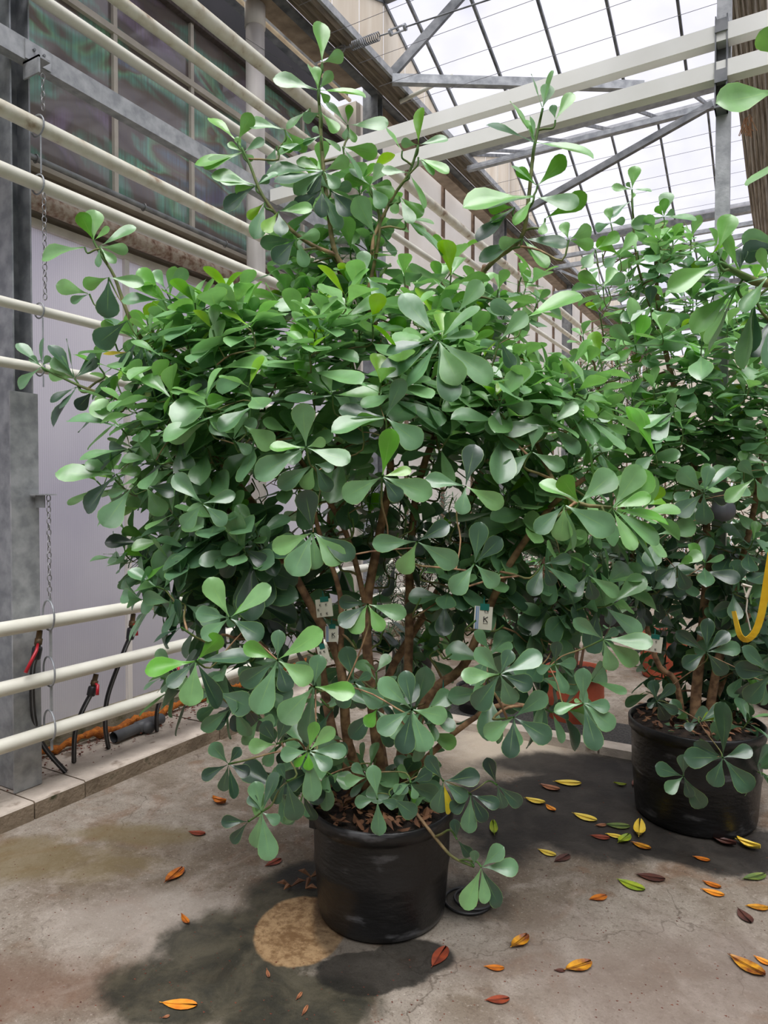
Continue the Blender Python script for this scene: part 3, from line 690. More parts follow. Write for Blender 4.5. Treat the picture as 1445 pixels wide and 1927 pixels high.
hose([(251, 1158), (246, 1192), (232, 1229), (203, 1309), (198, 1365), (204, 1407)], (257, 1196), 'longest curving black hose, hung from the top low pipe near the wall seam')
hose([(329, 1245), (325, 1263), (312, 1290), (296, 1335), (295, 1375)], (338, 1270), 'black hose half hidden by leaves, right of the grey drain')
# grey drain pipe with tee
a, c = WZ(214, 1388, .125), WZ(304, 1352, .125)
t_ = thing('drain_pipe', 'short grey plastic drain pipe with a tee lying on the ledge', 'pipe', tuple(a-Zh*.035))
mb = MB(); mb.tube([a, c], .032, 18, cap=False); mb.tube([c, a], .027, 18, cap=False); put('pipe_length', mb, M['greypvc'], t_, True)
d = (c-a).normalized(); mid = a+(c-a)*.62
mb = MB(); mb.tube([mid-d*.06, mid+d*.06], .038, 18); mb.tube([mid, mid+Vector((.07, -.02, 0))], .033, 16); put('tee', mb, M['greypvc'], t_, True)
# foam rope
mb = MB(); pts = [Vector((-3.452+random.uniform(-.008, .008), 2.1+i*.028, .12+random.uniform(-.008, .014)+.01*math.sin(i*.5))) for i in range(92)]
mb.tube(pts, [.014+random.uniform(0, .016) for _ in pts], 8); single('foam_bead', mb, M['foam'], 'lumpy orange foam bead along the foot of the wall', 'foam', smooth=True)
# brown crumbs on the ledge
mb = MB()
for i in range(1500):
    y = 1.3 + 5*random.random()**1.5; x = -3.13 - .34*math.sqrt(random.random()); s_ = random.uniform(.003, .011); z = .094
    if random.random() < .35: x = -3.40+random.uniform(-.06, .04)
    a0 = random.uniform(0, 6.3); p0 = Vector((x, y, z+random.uniform(0, .008)))
    mb.add([p0+Vector((math.cos(a0+j*2.1)*s_*(1+.5*(j == 0)), math.sin(a0+j*2.1)*s_, random.uniform(-.002, .004))) for j in range(3)] + [p0+Zh*s_*.6], [(0,1,3),(1,2,3),(2,0,3),(0,2,1)])
o = single('leaf_crumbs', mb, M['chips'], 'reddish brown leaf crumbs scattered over the ledge by the wall', 'debris'); o['kind'] = 'stuff'
# ------------------------------------------------------------------ leaves
ROWS = [(0, .045), (.10, .075), (.28, .28), (.47, .63), (.64, .93), (.78, 1.0), (.89, .82), (.965, .47), (1.0, .08)]
COLS = [-1, -.45, 0, .45, 1]
def leaf_template(kind):
    cup, bend, tw = [(.10, .10, .0), (.16, .22, .12), (.05, -.08, -.1), (.22, .30, .0)][kind]
    vs, lu, lv = [], [], []
    for v, w in ROWS:
        for u in COLS:
            x = .5*w*u
            z = cup*abs(x)*1.0 - bend*v*v*.5 + tw*x*v + .012*math.sin(9*v+u*2)
            vs.append((x, v, z)); lu.append(u); lv.append(v)
    nc = len(COLS)
    fs = [(i*nc+j, i*nc+j+1, (i+1)*nc+j+1, (i+1)*nc+j) for i in range(len(ROWS)-1) for j in range(nc-1)]
    return vs, fs, lu, lv
TPL = [leaf_template(k) for k in range(4)]
LM = {}
def leaf_mesh(kind, tone):
    key = (kind, round(tone*14))
    if key not in LM:
        vs, fs, lu, lv = TPL[kind]; me = bpy.data.meshes.new('leaf'); me.from_pydata(vs, [], fs); me.materials.append(M['leaf'])
        for nm, val in (('lu', lu), ('lv', lv), ('tone', [round(tone*14)/14]*len(vs))):
            a = me.attributes.new(nm, 'FLOAT', 'POINT'); a.data.foreach_set('value', val)
        me.polygons.foreach_set('use_smooth', [True]*len(fs)); LM[key] = me
    return LM[key]
def leaf_M(B, D, N, L, Wd):
    D = D.normalized(); N = (N - D*N.dot(D)).normalized(); X = D.cross(N).normalized(); N = X.cross(D)
    R_ = Matrix((X*Wd, D*L, N*L)).transposed().to_4x4(); R_.translation = B; return R_
class Plant:
    def __init__(s): s.leaves = []; s.nodes = []; s.tips = []
    def leaf(s, B, D, N, L, Wd, tone, hero=False, kind=None):
        s.leaves.append((hero, leaf_M(B, D, N, L, Wd), tone, random.choice((0, 0, 1, 2, 3)) if kind is None else kind, B))
def hero(P_, px, py, t, leaves, tone=.3):
    """a whorl of leaves at one twig end, each leaf reaching its own point; widths in the same scale"""
    B = W(px, py, t); P_.tips.append((B, None)); view = (EY-B).normalized()
    for lf in leaves:
        tx, ty, wd = lf[:3]; tn = lf[3] if len(lf) > 3 else tone
        L2 = math.hypot(tx-px, ty-py)
        toward = random.uniform(-.30, .10) if ty > py else random.uniform(-.2, .15)
        tt = t + toward*L2*t/FPX*1.2
        T = W(tx, ty, tt); D = T-B; L = D.length
        w_app = wd*tt/FPX; w_true = min(L*.60, max(w_app, L*.42)); c = max(.12, min(1, w_app/w_true))
        Dn = D.normalized(); s_ = Dn.cross(view).normalized(); base = s_.cross(Dn)
        if base.dot(view) < 0: base = -base
        a = math.acos(c); n1_ = base*math.cos(a)+s_*math.sin(a); n2_ = base*math.cos(a)-s_*math.sin(a)
        N = n1_ if n1_.z > n2_.z else n2_
        if N.z < -.15: N = -N
        k = random.choice((0, 0, 1, 2)); P_.leaf(B+Dn*.004, D, N, L*1.0, w_true, tn+random.uniform(-.04, .04), True, k)
def rosette(P_, B, A, t_size=.12, n_pairs=3, tone=None, tip=True):
    A = A.normalized(); u = A.orthogonal().normalized(); w = A.cross(u); ph = random.uniform(0, 3.14)
    P_.tips.append((B, A))
    for k in range(n_pairs):
        an = ph + k*math.pi/2 + random.uniform(-.2, .2)
        el = math.radians([42, 72, 90, 102][k] + random.uniform(-12, 12)) if tip else math.radians(75)
        for s_ in (0, math.pi):
            if random.random() < .08: continue
            R_ = u*math.cos(an+s_)+w*math.sin(an+s_)
            D = A*math.cos(el)+R_*math.sin(el); D.z -= .10*k
            N = A*math.sin(el)-R_*math.cos(el)
            if N.z < 0 and random.random() < .75: N = N + Zh*.9
            L = t_size*[.72, .98, 1.08, 1.0][k]*random.uniform(.82, 1.15)
            tn = tone if tone is not None else 0
            tn = tn + [.18, .09, .02, -.06][k] + random.uniform(-.09, .09) + (.3 if k == 0 and random.random() < .16 else 0)
            P_.leaf(B - A*(.028*k), D, N+Vector((random.uniform(-.25, .25) for _ in range(3))), L, L*random.uniform(.44, .56), max(.02, min(.84, tn)))
def limb(ps, r0, r1, P_, mb, seg=9, yo=0):
    if r0 > .012: r0 *= .78
    cv = curve(ps, 4); n_ = len(cv); P_.nodes += [(p, r0+(r1-r0)*i/(n_-1)) for i, p in enumerate(cv)]
    mb.tube(cv, [r0+(r1-r0)*i/(n_-1) for i in range(n_)], seg, att=[yo*(i/(n_-1)) for i in range(n_)])
def twigs(P_, mb, root):
    """join every twig end to the nearest inner wood, outward from the root"""
    tips = sorted(P_.tips, key=lambda q: (q[0]-root).length)
    nodes = [p for p, r in P_.nodes]; rads = [r for p, r in P_.nodes]
    for B, A in tips:
        best, bi = 1e9, 0
        dB = (B-root).length
        for i, p in enumerate(nodes):
            d = (p-B).length
            if d < .04: d += .3
            pen = max(0, (p-root).length-dB+.03)*3 + max(0, p.z-B.z)*.5
            if d+pen < best: best, bi = d+pen, i
        p0 = nodes[bi]; d = (B-p0).length
        if A is None: A = ((B-root).normalized()+Zh*.35).normalized()
        r0 = min(rads[bi]*.8, .0045+.006*min(1, d)); r1 = .0032
        back = B - A.normalized()*min(.10, d*.4)
        mid = p0*.55+back*.45 + Vector((random.uniform(-1, 1), random.uniform(-1, 1), random.uniform(-.2, 1)))*d*.06
        cv = curve([p0, mid, back, B], 3); n_ = len(cv)
        L_ = [0]
        for i in range(1, n_): L_.append(L_[-1]+(cv[i]-cv[i-1]).length)
        mb.tube(cv, [r0+(r1-r0)*i/(n_-1) for i in range(n_)], 5, cap=False, att=[max(0, min(1, 1-(L_[-1]-x)/.16)) for x in L_])
        for i in range(2, n_-1, 2): nodes.append(cv[i]); rads.append(r0)
def finish(P_, root_obj, limit=300, sort=True):
    hs = [q for q in P_.leaves if q[0]]; rest = [q for q in P_.leaves if not q[0]]
    rest.sort(key=lambda q: (q[4]-EY).length)
    if len(hs) > limit: rest = hs[limit:]+rest; hs = hs[:limit]
    k = limit-len(hs); hs += rest[:k]; rest = rest[k:]
    for _, Mx, tone, kind, B in hs: linkmesh('leaf', leaf_mesh(kind, tone), root_obj, Mx)
    if rest:
        V, F, LU, LV, TN = [], [], [], [], []
        off = wloc(root_obj)
        for _, Mx, tone, kind, B in rest:
            vs, fs, lu, lv = TPL[kind]; o = len(V)
            V += [tuple((Mx @ Vector(p))-off) for p in vs]; F += [tuple(i+o for i in f) for f in fs]; LU += lu; LV += lv; TN += [tone]*len(vs)
        me = bpy.data.meshes.new('foliage'); me.from_pydata(V, [], F); me.materials.append(M['leaf'])
        for nm, val in (('lu', LU), ('lv', LV), ('tone', TN)):
            a = me.attributes.new(nm, 'FLOAT', 'POINT'); a.data.foreach_set('value', val)
        me.polygons.foreach_set('use_smooth', [True]*len(F))
        o = bpy.data.objects.new('foliage', me); COL.objects.link(o); o.parent = root_obj; o['kind'] = 'stuff'
def blobfill(P_, cpx, cpy, t, rr, rt, rz, n_, size=.115, shell=.55, tone=.22, core=None, ylim=None):
    C0 = W(cpx, cpy, t); core = core or C0
    for i in range(n_):
        while True:
            v = Vector((random.uniform(-1, 1) for _ in range(3)))
            if shell < v.length < 1: break
        v.y *= 1 if v.y < 0 or random.random() < .6 else -1           # a few more on the near side
        B = C0 + Rh*(v.x*rr) + Fh*(v.y*rt) + Zh*(v.z*rz)
        if B.x < -2.86: B.x = -2.86 + random.uniform(0, .2)
        A = (Rh*v.x/rr + Fh*v.y/rt + Zh*v.z/rz).normalized()*.5 + (B-core).normalized()*.6 + Zh*(1.5 if B.z > 1.75 else .7)
        up = (v.z+1)/2
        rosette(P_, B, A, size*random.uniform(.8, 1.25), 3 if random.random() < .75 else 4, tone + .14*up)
def pot(name_root, c, rtop, rbot, h, m_, ribs=True, fill='soil', soil_drop=.03):
    c = Vector(c); mb = MB(); H = h
    prof = [(0, .0), (rbot-.012, 0), (rbot, .012), (rbot+.004, .03), (rbot+(rtop-rbot)*.45, H*.45), (rbot+(rtop-rbot)*.5+.003, H*.5), (rbot+(rtop-rbot)*.52, H*.53), (rtop-.014, H-.06),
            (rtop-.012, H-.05), (rtop-.002, H-.046), (rtop, H-.004), (rtop-.005, H), (rtop-.012, H-.002), (rtop-.016, H-.05), (rbot-.01, .02)]
    mb.lathe(c, prof, 48); put('pot', mb, m_, name_root, True)
    mb = MB(); R_ = rtop-.02; zs = H-soil_drop
    vs = [c+Zh*(zs+.03)]; rings = 7; sg = 30
    for i in range(1, rings+1):
        for k in range(sg):
            a = 2*math.pi*k/sg; r_ = R_*i/rings; vs.append(c+Vector((r_*math.cos(a), r_*math.sin(a), zs+.03*(1-i/rings)+random.uniform(-.01, .01))))
    fs = [(0, 1+k, 1+(k+1) % sg) for k in range(sg)] + [(1+i*sg+k, 1+(i+1)*sg+k, 1+(i+1)*sg+(k+1) % sg, 1+i*sg+(k+1) % sg) for i in range(rings-1) for k in range(sg)]
    mb.add(vs, fs); put('soil', mb, M['soil'], name_root, True)
    return zs
def litter(root_obj, c, R_, z, n_, s0=.02, s1=.05):
    mb = MB()
    for i in range(n_):
        r_ = R_*math.sqrt(random.random()); a = random.uniform(0, 6.3); p0 = Vector(c)+Vector((r_*math.cos(a), r_*math.sin(a), z+random.uniform(.0, .03)))
        L = random.uniform(s0, s1); d = Vector((random.uniform(-1, 1), random.uniform(-1, 1), random.uniform(-.3, .4))).normalized(); w = d.cross(Zh).normalized()*L*.3; n_v = w.cross(d).normalized()*L*random.uniform(-.3, .3)
        mb.add([p0-d*L*.5, p0-w*.8+n_v, p0+w*.8+n_v, p0-w*.7+d*L*.3+n_v, p0+w*.7+d*L*.3+n_v, p0+d*L*.5, p0], [(0,1,6),(0,6,2),(1,3,6),(6,4,2),(3,5,6),(6,5,4)])
    put('leaf_litter', mb, M['litter'], root_obj)['kind'] = 'stuff'

# ================================================================== the large potted shrub in the middle
PC = LOC(-.008, 2.50, 0)
big = thing('potted_shrub', 'tallest leathery-leaved green shrub in the black pot at the centre of the photo', 'plant', tuple(PC))
pot(big, PC, .262, .228, .395, M['blackpot']); litter(big, PC, .235, .385, 260)
for an in (math.radians(200), math.radians(20)):
    mb = MB(); q = PC + Vector((math.cos(an+YAW)*.252, math.sin(an+YAW)*.252, .355)); mb.box(q-Vector((.014, .014, .02)), q+Vector((.014, .014, .02))); put('pot_lug', mb, M['blackpot'], big)
A_ = Plant(); br = MB()
T0 = 2.5
def Q(*pts): return [W(x, y, t) for x, y, t in pts]
base_ = lambda x: LOC((x-718)/1300*2.5, 2.53, .40)
limb([base_(715)]+Q((712, 1420, 2.5), (698, 1300, 2.5), (690, 1150, 2.5), (715, 1000, 2.5), (735, 880, 2.5), (720, 740, 2.5)), .030, .012, A_, br)
limb([base_(740)]+Q((762, 1360, 2.6), (770, 1200, 2.62), (772, 1050, 2.6), (790, 900, 2.6), (850, 740, 2.6), (885, 600, 2.6), (912, 500, 2.55)), .026, .009, A_, br)
limb([base_(690)]+Q((655, 1400, 2.45), (640, 1250, 2.42), (590, 1150, 2.42), (548, 1070, 2.4), (500, 980, 2.4), (440, 900, 2.4), (380, 830, 2.4)), .026, .008, A_, br)
limb([base_(750)]+Q((800, 1320, 2.45), (868, 1258, 2.4), (905, 1180, 2.38), (960, 1060, 2.35), (1040, 950, 2.3), (1100, 900, 2.25)), .026, .008, A_, br)
limb([base_(700)]+Q((640, 1430, 2.6), (600, 1200, 2.75), (620, 1000, 2.8), (640, 800, 2.75), (660, 620, 2.6), (633, 480, 2.5)), .026, .012, A_, br)
limb([base_(725)]+Q((720, 1300, 2.75), (830, 1100, 2.85), (900, 900, 2.8), (960, 800, 2.75), (1010, 700, 2.7)), .024, .009, A_, br)
limb([base_(695)]+Q((560, 1350, 2.35), (500, 1220, 2.3), (440, 1200, 2.2)), .016, .006, A_, br)
limb([base_(735)]+Q((830, 1400, 2.35), (930, 1330, 2.25), (1000, 1330, 2.2)), .016, .006, A_, br)
limb(Q((640, 1250, 2.42), (640, 1120, 2.35), (600, 1000, 2.3), (585, 920, 2.2)), .014, .006, A_, br)
limb(Q((690, 1150, 2.5), (650, 1000, 2.45), (560, 860, 2.35), (470, 760, 2.35)), .014, .007, A_, br)
limb(Q((548, 1070, 2.4), (430, 960, 2.5), (330, 850, 2.55), (325, 720, 2.5), (300, 690, 2.45)), .012, .006, A_, br)
limb(Q((345, 760, 2.5), (290, 770, 2.45), (235, 755, 2.42), (165, 732, 2.4), (120, 712, 2.4), (80, 692, 2.4)), .008, .004, A_, br, 6, 1)
limb(Q((345, 775, 2.5), (313, 705, 2.42), (268, 640, 2.38), (240, 590, 2.36), (215, 520, 2.36), (190, 480, 2.36), (176, 453, 2.36)), .009, .004, A_, br, 6, 1)
limb(Q((690, 560, 2.45), (680, 545, 2.42), (633, 480, 2.4), (618, 400, 2.38), (609, 322, 2.38), (604, 256, 2.38), (602, 211, 2.38), (599, 170, 2.38), (606, 121, 2.38)), .013, .004, A_, br, 8, 1)
limb(Q((720, 740, 2.5), (712, 640, 2.48), (690, 560, 2.45)), .012, .011, A_, br)
limb(Q((633, 480, 2.4), (585, 460, 2.38), (540, 425, 2.36), (495, 370, 2.34), (470, 310, 2.34), (455, 278, 2.34)), .008, .004, A_, br, 6, 1)
limb(Q((885, 600, 2.6), (900, 530, 2.4), (930, 490, 2.35), (980, 449, 2.3), (994, 377, 2.28), (1003, 290, 2.28), (1012, 245, 2.28), (1021, 204, 2.28)), .010, .004, A_, br, 7, 1)
limb(Q((700, 480, 2.4), (706, 440, 2.4), (740, 370, 2.4), (770, 325, 2.38), (787, 273, 2.36)), .007, .004, A_, br, 6, 1)
limb(Q((690, 560, 2.45), (715, 430, 2.4), (697, 349, 2.38)), .007, .004, A_, br, 6, 1)
limb([W(780, 1526, 2.33)]+Q((830, 1590, 2.24), (854, 1614, 2.2), (892, 1631, 2.16)), .006, .004, A_, br, 6, .8)
limb(Q((1010, 700, 2.7), (1000, 800, 2.4), (1060, 930, 2.1), (1150, 955, 2.0)), .009, .005, A_, br, 6, .5)
limb(Q((912, 500, 2.4), (900, 560, 2.5)), .009, .009, A_, br)
y_ = .95
H = [
 (589,1002,1.85,[(574,924,46,.12),(515,1033,38,.5),(551,1080,57,.3),(593,1069,35,.3),(640,1058,48,.4),(665,1048,40,.12)]),
 (785,1019,1.85,[(703,1023,36,.26),(756,1078,38,.5),(859,1063,42,.32),(842,987,34,.08)]),
 (719,897,1.8,[(648,936,46,.35),(810,930,46,.3),(736,809,40,.72),(771,884,20,.8),(752,940,36,.1)]),
 (893,1061,1.95,[(903,985,38,.08),(853,1113,46,.25),(935,1101,34,.28),(941,1014,34,.1)]),
 (876,915,1.95,[(893,838,42,.12),(804,900,26,.3),(869,964,46,.3),(945,951,36,.46)]),
 (692,1137,1.95,[(762,1156,32,.3),(663,1189,40,.6),(718,1185,28,.6),(640,1132,28,.12),(640,1175,34,.15)]),
 (522,1242,1.75,[(461,1215,32,.66),(606,1189,38,.55),(585,1280,42,.45),(484,1341,50,.25),(454,1288,40,.15),(524,1189,28,.2),(541,1299,34,.08)]),
 (775,1335,1.8,[(716,1280,38,.3),(762,1265,34,.18),(838,1349,36,.34),(713,1375,40,.22),(758,1415,42,.14),(800,1411,46,.26)]),
 (667,1284,2.0,[(650,1219,36,.14),(716,1326,42,.2),(695,1269,24,.15),(640,1330,36,.12)]),
 (591,1292,1.9,[(663,1303,38,.66),(530,1356,50,.3),(575,1398,38,.2),(600,1235,40,.2),(560,1250,36,.2)]),
 (581,1413,1.8,[(593,1360,24,.66),(627,1371,28,.5),(650,1413,30,.2),(621,1444,30,.2),(530,1421,30,.25),(587,1504,36,.3),(580,1447,20,.72),(556,1440,16,.7)]),
 (941,1269,1.95,[(869,1272,32,.4),(899,1223,34,.26),(1018,1230,38,.28),(895,1333,44,.2),(964,1322,42,.25),(960,1226,30,.1),(1000,1290,36,.1)]),
 (967,1350,2.0,[(914,1385,36,.3),(969,1404,32,.26),(1035,1391,42,.18),(1027,1307,36,.2),(959,1424,36,.08)]),
 (1097,1323,2.05,[(1097,1260,32,.22),(1154,1369,38,.3),(1122,1410,38,.12),(1045,1336,20,.4),(1145,1330,30,.2),(1083,1318,22,.4)]),
 (1044,1250,2.15,[(1082,1248,24,.2),(1062,1302,26,.2),(1012,1262,30,.2),(1048,1210,24,.12)]),
 (1135,1203,2.1,[(1083,1168,28,.25),(1226,1208,34,.4),(1153,1261,30,.35),(1199,1249,36,.45),(1160,1186,24,.15)]),
 (1023,1062,2.15,[(1089,1108,26,.25),(1001,1118,32,.15),(1072,1049,24,.12),(1040,1100,26,.08)]),
 (1106,1082,2.15,[(1164,1119,28,.35),(1117,1127,30,.1),(1080,1120,24,.12)]),
 (1062,950,1.95,[(1153,999,54,.3),(1056,1016,40,.45),(1084,1033,20,.4),(1010,1000,36,.2)]),
 (1090,946,1.95,[(1155,890,56,.4),(1056,898,38,.72),(1020,905,20,.55)]),
 (1152,957,1.95,[(1224,894,52,.68),(1222,935,26,.75),(1240,1020,32,.35),(1260,978,28,.66),(1190,1034,24,.45),(1205,880,46,.4)]),
 (825,640,1.95,[(719,707,44,.22),(861,719,52,.4),(925,715,46,.35),(892,626,18,.4),(757,557,44,.3),(848,755,44,.2),(773,728,30,.3),(898,576,20,.4),(729,660,22,.2)]),
 (726,786,1.9,[(790,836,50,.3),(626,803,22,.35),(757,715,34,.2),(672,790,26,.6),(640,770,30,.2)]),
 (626,744,2.0,[(557,682,34,.66),(537,755,22,.3),(715,736,26,.5),(655,760,30,.25),(612,700,22,.55)]),
 (576,842,1.85,[(569,761,46,.34),(481,894,42,.28),(657,869,32,.35),(510,840,20,.68),(610,830,26,.5)]),
 (591,873,1.95,[(526,915,36,.22),(574,919,38,.5),(620,923,30,.15),(625,880,26,.2)]),
 (439,828,2.0,[(456,769,28,.36),(395,800,24,.3),(480,790,24,.3),(470,850,26,.3)]),
 (458,800,2.0,[(515,839,42,.5)]),(389,794,2.05,[(319,827,34,.4),(365,765,24,.3)]),(383,773,2.1,[(372,711,34,.12)]),
 (440,750,2.05,[(392,755,30,.76),(470,725,26,.3)]),(381,948,2.0,[(327,894,36,.3),(345,990,34,.28),(425,985,30,.2),(440,930,26,.3)]),
 (218,892,2.2,[(109,892,38,.44),(162,869,26,.35),(157,960,24,.06),(262,884,22,.6)]),
 (246,920,2.15,[(196,989,48,.28),(205,930,18,.3)]),(274,914,2.15,[(305,967,42,.45),(330,925,30,.15)]),
 (226,803,2.2,[(178,758,48,.45),(129,782,12,.3),(262,800,26,.3)]),
 (241,844,2.2,[(296,855,34,.45),(150,861,14,.3),(165,880,30,.15),(205,840,26,.2),(300,820,22,.3)]),
 (78,690,2.4,[(34,646,20,.35),(79,638,8,.2),(33,727,14,.3),(93,672,20,.3),(58,672,18,.3)]),
 (140,712,2.4,[(100,674,34,.35),(92,702,28,.5),(181,665,8,.15),(187,680,16,.2),(98,648,18,.1),(122,640,6,.3)]),
 (146,727,2.4,[(95,754,14,.06),(115,769,12,.1),(93,797,6,.1)]),(175,735,2.4,[(146,768,34,.06),(200,720,12,.2)]),(218,743,2.4,[(188,740,22,.15),(270,740,10,.3),(240,765,30,.1),(206,722,16,.3),(152,815,10,.1)]),
 (204,522,2.2,[(202,596,48,.12),(266,532,26,.4),(159,537,26,.55)]),(168,553,2.25,[(107,536,30,.5),(134,567,14,.3)]),
 (240,603,2.2,[(181,649,52,.15)]),(251,662,2.35,[(196,668,10,.95)]),(258,640,2.3,[(230,696,20,.04),(200,595,14,.2)]),(268,649,2.25,[(257,704,38,.06),(300,700,24,.1)]),
 (176,453,2.3,[(152,402,38,.7),(178,396,34,.5),(205,430,10,.5)]),(159,465,2.3,[(76,479,20,.45)]),(187,464,2.3,[(252,426,18,.3),(215,492,18,.5),(185,500,12,.3),(240,470,22,.4)]),
 (307,565,2.3,[(262,506,32,.7),(270,535,22,.75),(361,565,18,.12),(230,562,22,.3),(340,590,28,.3)]),
 (312,545,2.35,[(350,509,26,.4),(290,510,26,.35)]),(320,565,2.35,[(366,547,32,.38),(385,580,24,.3)]),
 (286,637,2.35,[(318,665,12,.95),(345,640,20,.15)]),(302,680,2.35,[(324,696,14,.95)]),(345,690,2.35,[(363,699,12,.95)]),
 (313,705,2.3,[(296,753,30,.04),(345,715,26,.1)]),(316,733,2.3,[(327,771,32,.06),(305,760,20,.04),(350,750,24,.2)]),
 (272,1023,2.3,[(199,1017,24,.04),(282,1083,28,.04),(262,1052,22,.04),(250,1040,12,.04)]),(301,1036,2.3,[(349,1033,28,.04),(318,1080,26,.04),(345,1070,26,.04)]),
 (455,1030,2.1,[(377,1060,32,.28),(420,1085,30,.1),(470,980,36,.15),(500,1060,30,.1)]),
 (432,1163,1.8,[(393,1090,42,.5),(509,1106,30,.45),(370,1153,32,.2),(382,1199,32,.22),(468,1138,16,.75),(492,1198,42,.18)]),
 (369,1244,1.8,[(274,1259,36,.7),(415,1196,36,.72),(357,1326,46,.4),(468,1232,30,.2),(415,1329,36,.14),(317,1290,30,.16)]),
 (340,1180,2.0,[(290,1205,8,.08),(332,1130,14,.1),(310,1210,6,.06)]),
 (430,1438,2.0,[(380,1463,24,.1),(399,1402,32,.15),(419,1488,24,.12),(442,1500,20,.06),(467,1455,26,.06),(450,1410,22,.1)]),
 (492,1528,1.95,[(479,1474,34,.3),(479,1594,28,.4),(508,1618,40,.22),(524,1546,28,.2),(519,1456,24,.15),(470,1500,24,.15)]),
 (467,1546,2.0,[(418,1546,24,.04),(436,1585,22,.04)]),(539,1470,2.0,[(558,1542,42,.14),(515,1510,24,.15),(525,1440,26,.12)]),
 (520,1400,2.1,[(470,1405,34,.5),(500,1440,24,.3),(495,1360,30,.1),(540,1350,30,.1)]),
 (710,1504,2.05,[(701,1443,30,.3),(670,1510,26,.16),(713,1569,30,.2),(744,1515,28,.12)]),(735,1500,2.1,[(780,1533,42,.1),(765,1480,26,.1)]),
 (690,1463,2.15,[(650,1470,34,.4),(665,1440,24,.2)]),(773,1474,2.1,[(810,1452,28,.1),(742,1488,24,.3),(782,1501,22,.3)]),
 (834,1470,2.05,[(805,1425,28,.06),(900,1460,36,.08),(823,1528,34,.12),(846,1530,16,.93),(877,1504,30,.12)]),
 (886,1495,2.05,[(938,1515,26,.06),(881,1564,32,.2),(850,1525,30,.08),(912,1545,26,.05)]),
 (935,1477,2.05,[(917,1430,26,.02),(947,1520,24,.06),(980,1515,28,.04)]),
 (892,1631,2.15,[(893,1603,34,.2)]),(906,1632,2.13,[(944,1596,32,.3),(974,1632,34,.25),(913,1699,24,.35),(874,1710,36,.4),(936,1704,26,.1)]),
 (860,1580,2.2,[(855,1545,24,.06),(885,1610,22,.08)]),
 (606,118,2.36,[(604,40,32,.72),(644,103,26,.4)]),(599,170,2.36,[(516,145,26,.35),(594,126,20,.72),(623,137,20,.4),(685,173,14,.72),(618,190,20,.7),(583,122,10,.6)]),
 (604,211,2.36,[(572,224,28,.3),(636,248,22,.62)]),(583,204,2.38,[(540,240,12,.35)]),
 (654,235,2.38,[(729,235,20,.35),(658,199,16,.7),(616,192,12,.35),(650,260,28,.35),(668,265,14,.6)]),
 (536,244,2.36,[(467,228,16,.35),(545,285,26,.7),(575,282,22,.6)]),(604,256,2.36,[(520,282,10,.4),(572,270,12,.3),(640,280,12,.5),(590,240,16,.3)]),
 (645,276,2.36,[(709,288,30,.6),(680,330,14,.3)]),
 (520,275,2.36,[(508,308,18,.2),(565,278,14,.3)]),
 (606,356,2.36,[(559,394,42,.1),(605,405,30,.12),(640,430,26,.2)]),(621,356,2.36,[(659,401,36,.06),(660,350,22,.2),(590,330,22,.3)]),
 (609,322,2.36,[(519,346,24,.15),(560,300,20,.5),(655,300,26,.5),(585,370,26,.1),(555,360,26,.3),(635,350,26,.3),(500,318,14,.3)]),
 (697,349,2.38,[(720,311,28,.5),(651,336,26,.6),(659,320,14,.35),(735,350,26,.6),(740,365,24,.5),(722,388,30,.3)]),
 (706,443,2.3,[(671,374,42,.35)]),(787,273,2.34,[(789,202,24,.74),(841,258,18,.35),(757,268,20,.35)]),(787,296,2.34,[(843,322,18,.66),(815,325,14,.4)]),
 (757,284,2.36,[(728,244,10,.6)]),(770,325,2.36,[(720,320,16,.35),(801,386,16,.6)]),(752,370,2.38,[(795,405,26,.6),(740,400,26,.5),(775,420,22,.4)]),
 (762,410,2.4,[(815,418,8,.5),(800,440,16,.6),(835,470,14,.3),(730,425,20,.3)]),
 (455,280,2.34,[(446,260,16,.6)]),(447,266,2.34,[(396,220,16,.72),(472,216,28,.6)]),(457,287,2.34,[(370,311,22,.6),(384,313,20,.5),(495,263,18,.3),(475,300,14,.5),(430,270,12,.6)]),
 (481,349,2.34,[(415,336,20,.35),(422,391,26,.1),(400,325,24,.5),(445,360,22,.6),(505,335,18,.2),(520,325,10,.3)]),
 (498,381,2.34,[(480,446,32,.25),(467,410,18,.8)]),(524,398,2.34,[(497,436,26,.78),(560,385,18,.3),(530,440,30,.2),(585,390,22,.6)]),
 (557,450,2.34,[(517,490,40,.12),(492,458,28,.2),(575,500,26,.3),(600,440,24,.4)]),
 (1021,204,2.26,[(1032,162,44,.35),(998,143,6,.4),(1040,136,6,.4)]),(1045,226,2.26,[(1077,175,24,.7),(1040,200,16,.35)]),
 (1006,268,2.26,[(919,232,10,.2),(1117,285,20,.5),(964,190,6,.5),(991,223,10,.6),(1000,220,8,.4)]),
 (1011,350,2.26,[(1062,298,32,.66),(964,311,6,.35),(974,318,20,.66)]),(1005,370,2.26,[(1087,386,28,.35),(876,376,22,.6),(900,388,16,.3),(970,420,20,.6)]),
 (1026,411,2.26,[(1104,368,36,.68),(1020,440,26,.7)]),(968,390,2.3,[(920,390,26,.66),(900,449,24,.1),(925,420,16,.6)]),
 (983,449,2.28,[(903,488,26,.2),(1066,458,24,.15),(940,460,26,.5),(1030,500,24,.6),(1010,480,18,.4)]),
 (1070,452,2.2,[(1112,430,30,.5),(1060,420,26,.6),(1115,462,24,.6)]),
 (985,600,2.15,[(1091,550,32,.62),(925,570,30,.25)]),(860,590,2.2,[(905,530,36,.36),(835,565,26,.3),(850,640,24,.3)]),
 (940,640,2.1,[(990,590,34,.4),(965,690,26,.12),(905,650,24,.3)]),
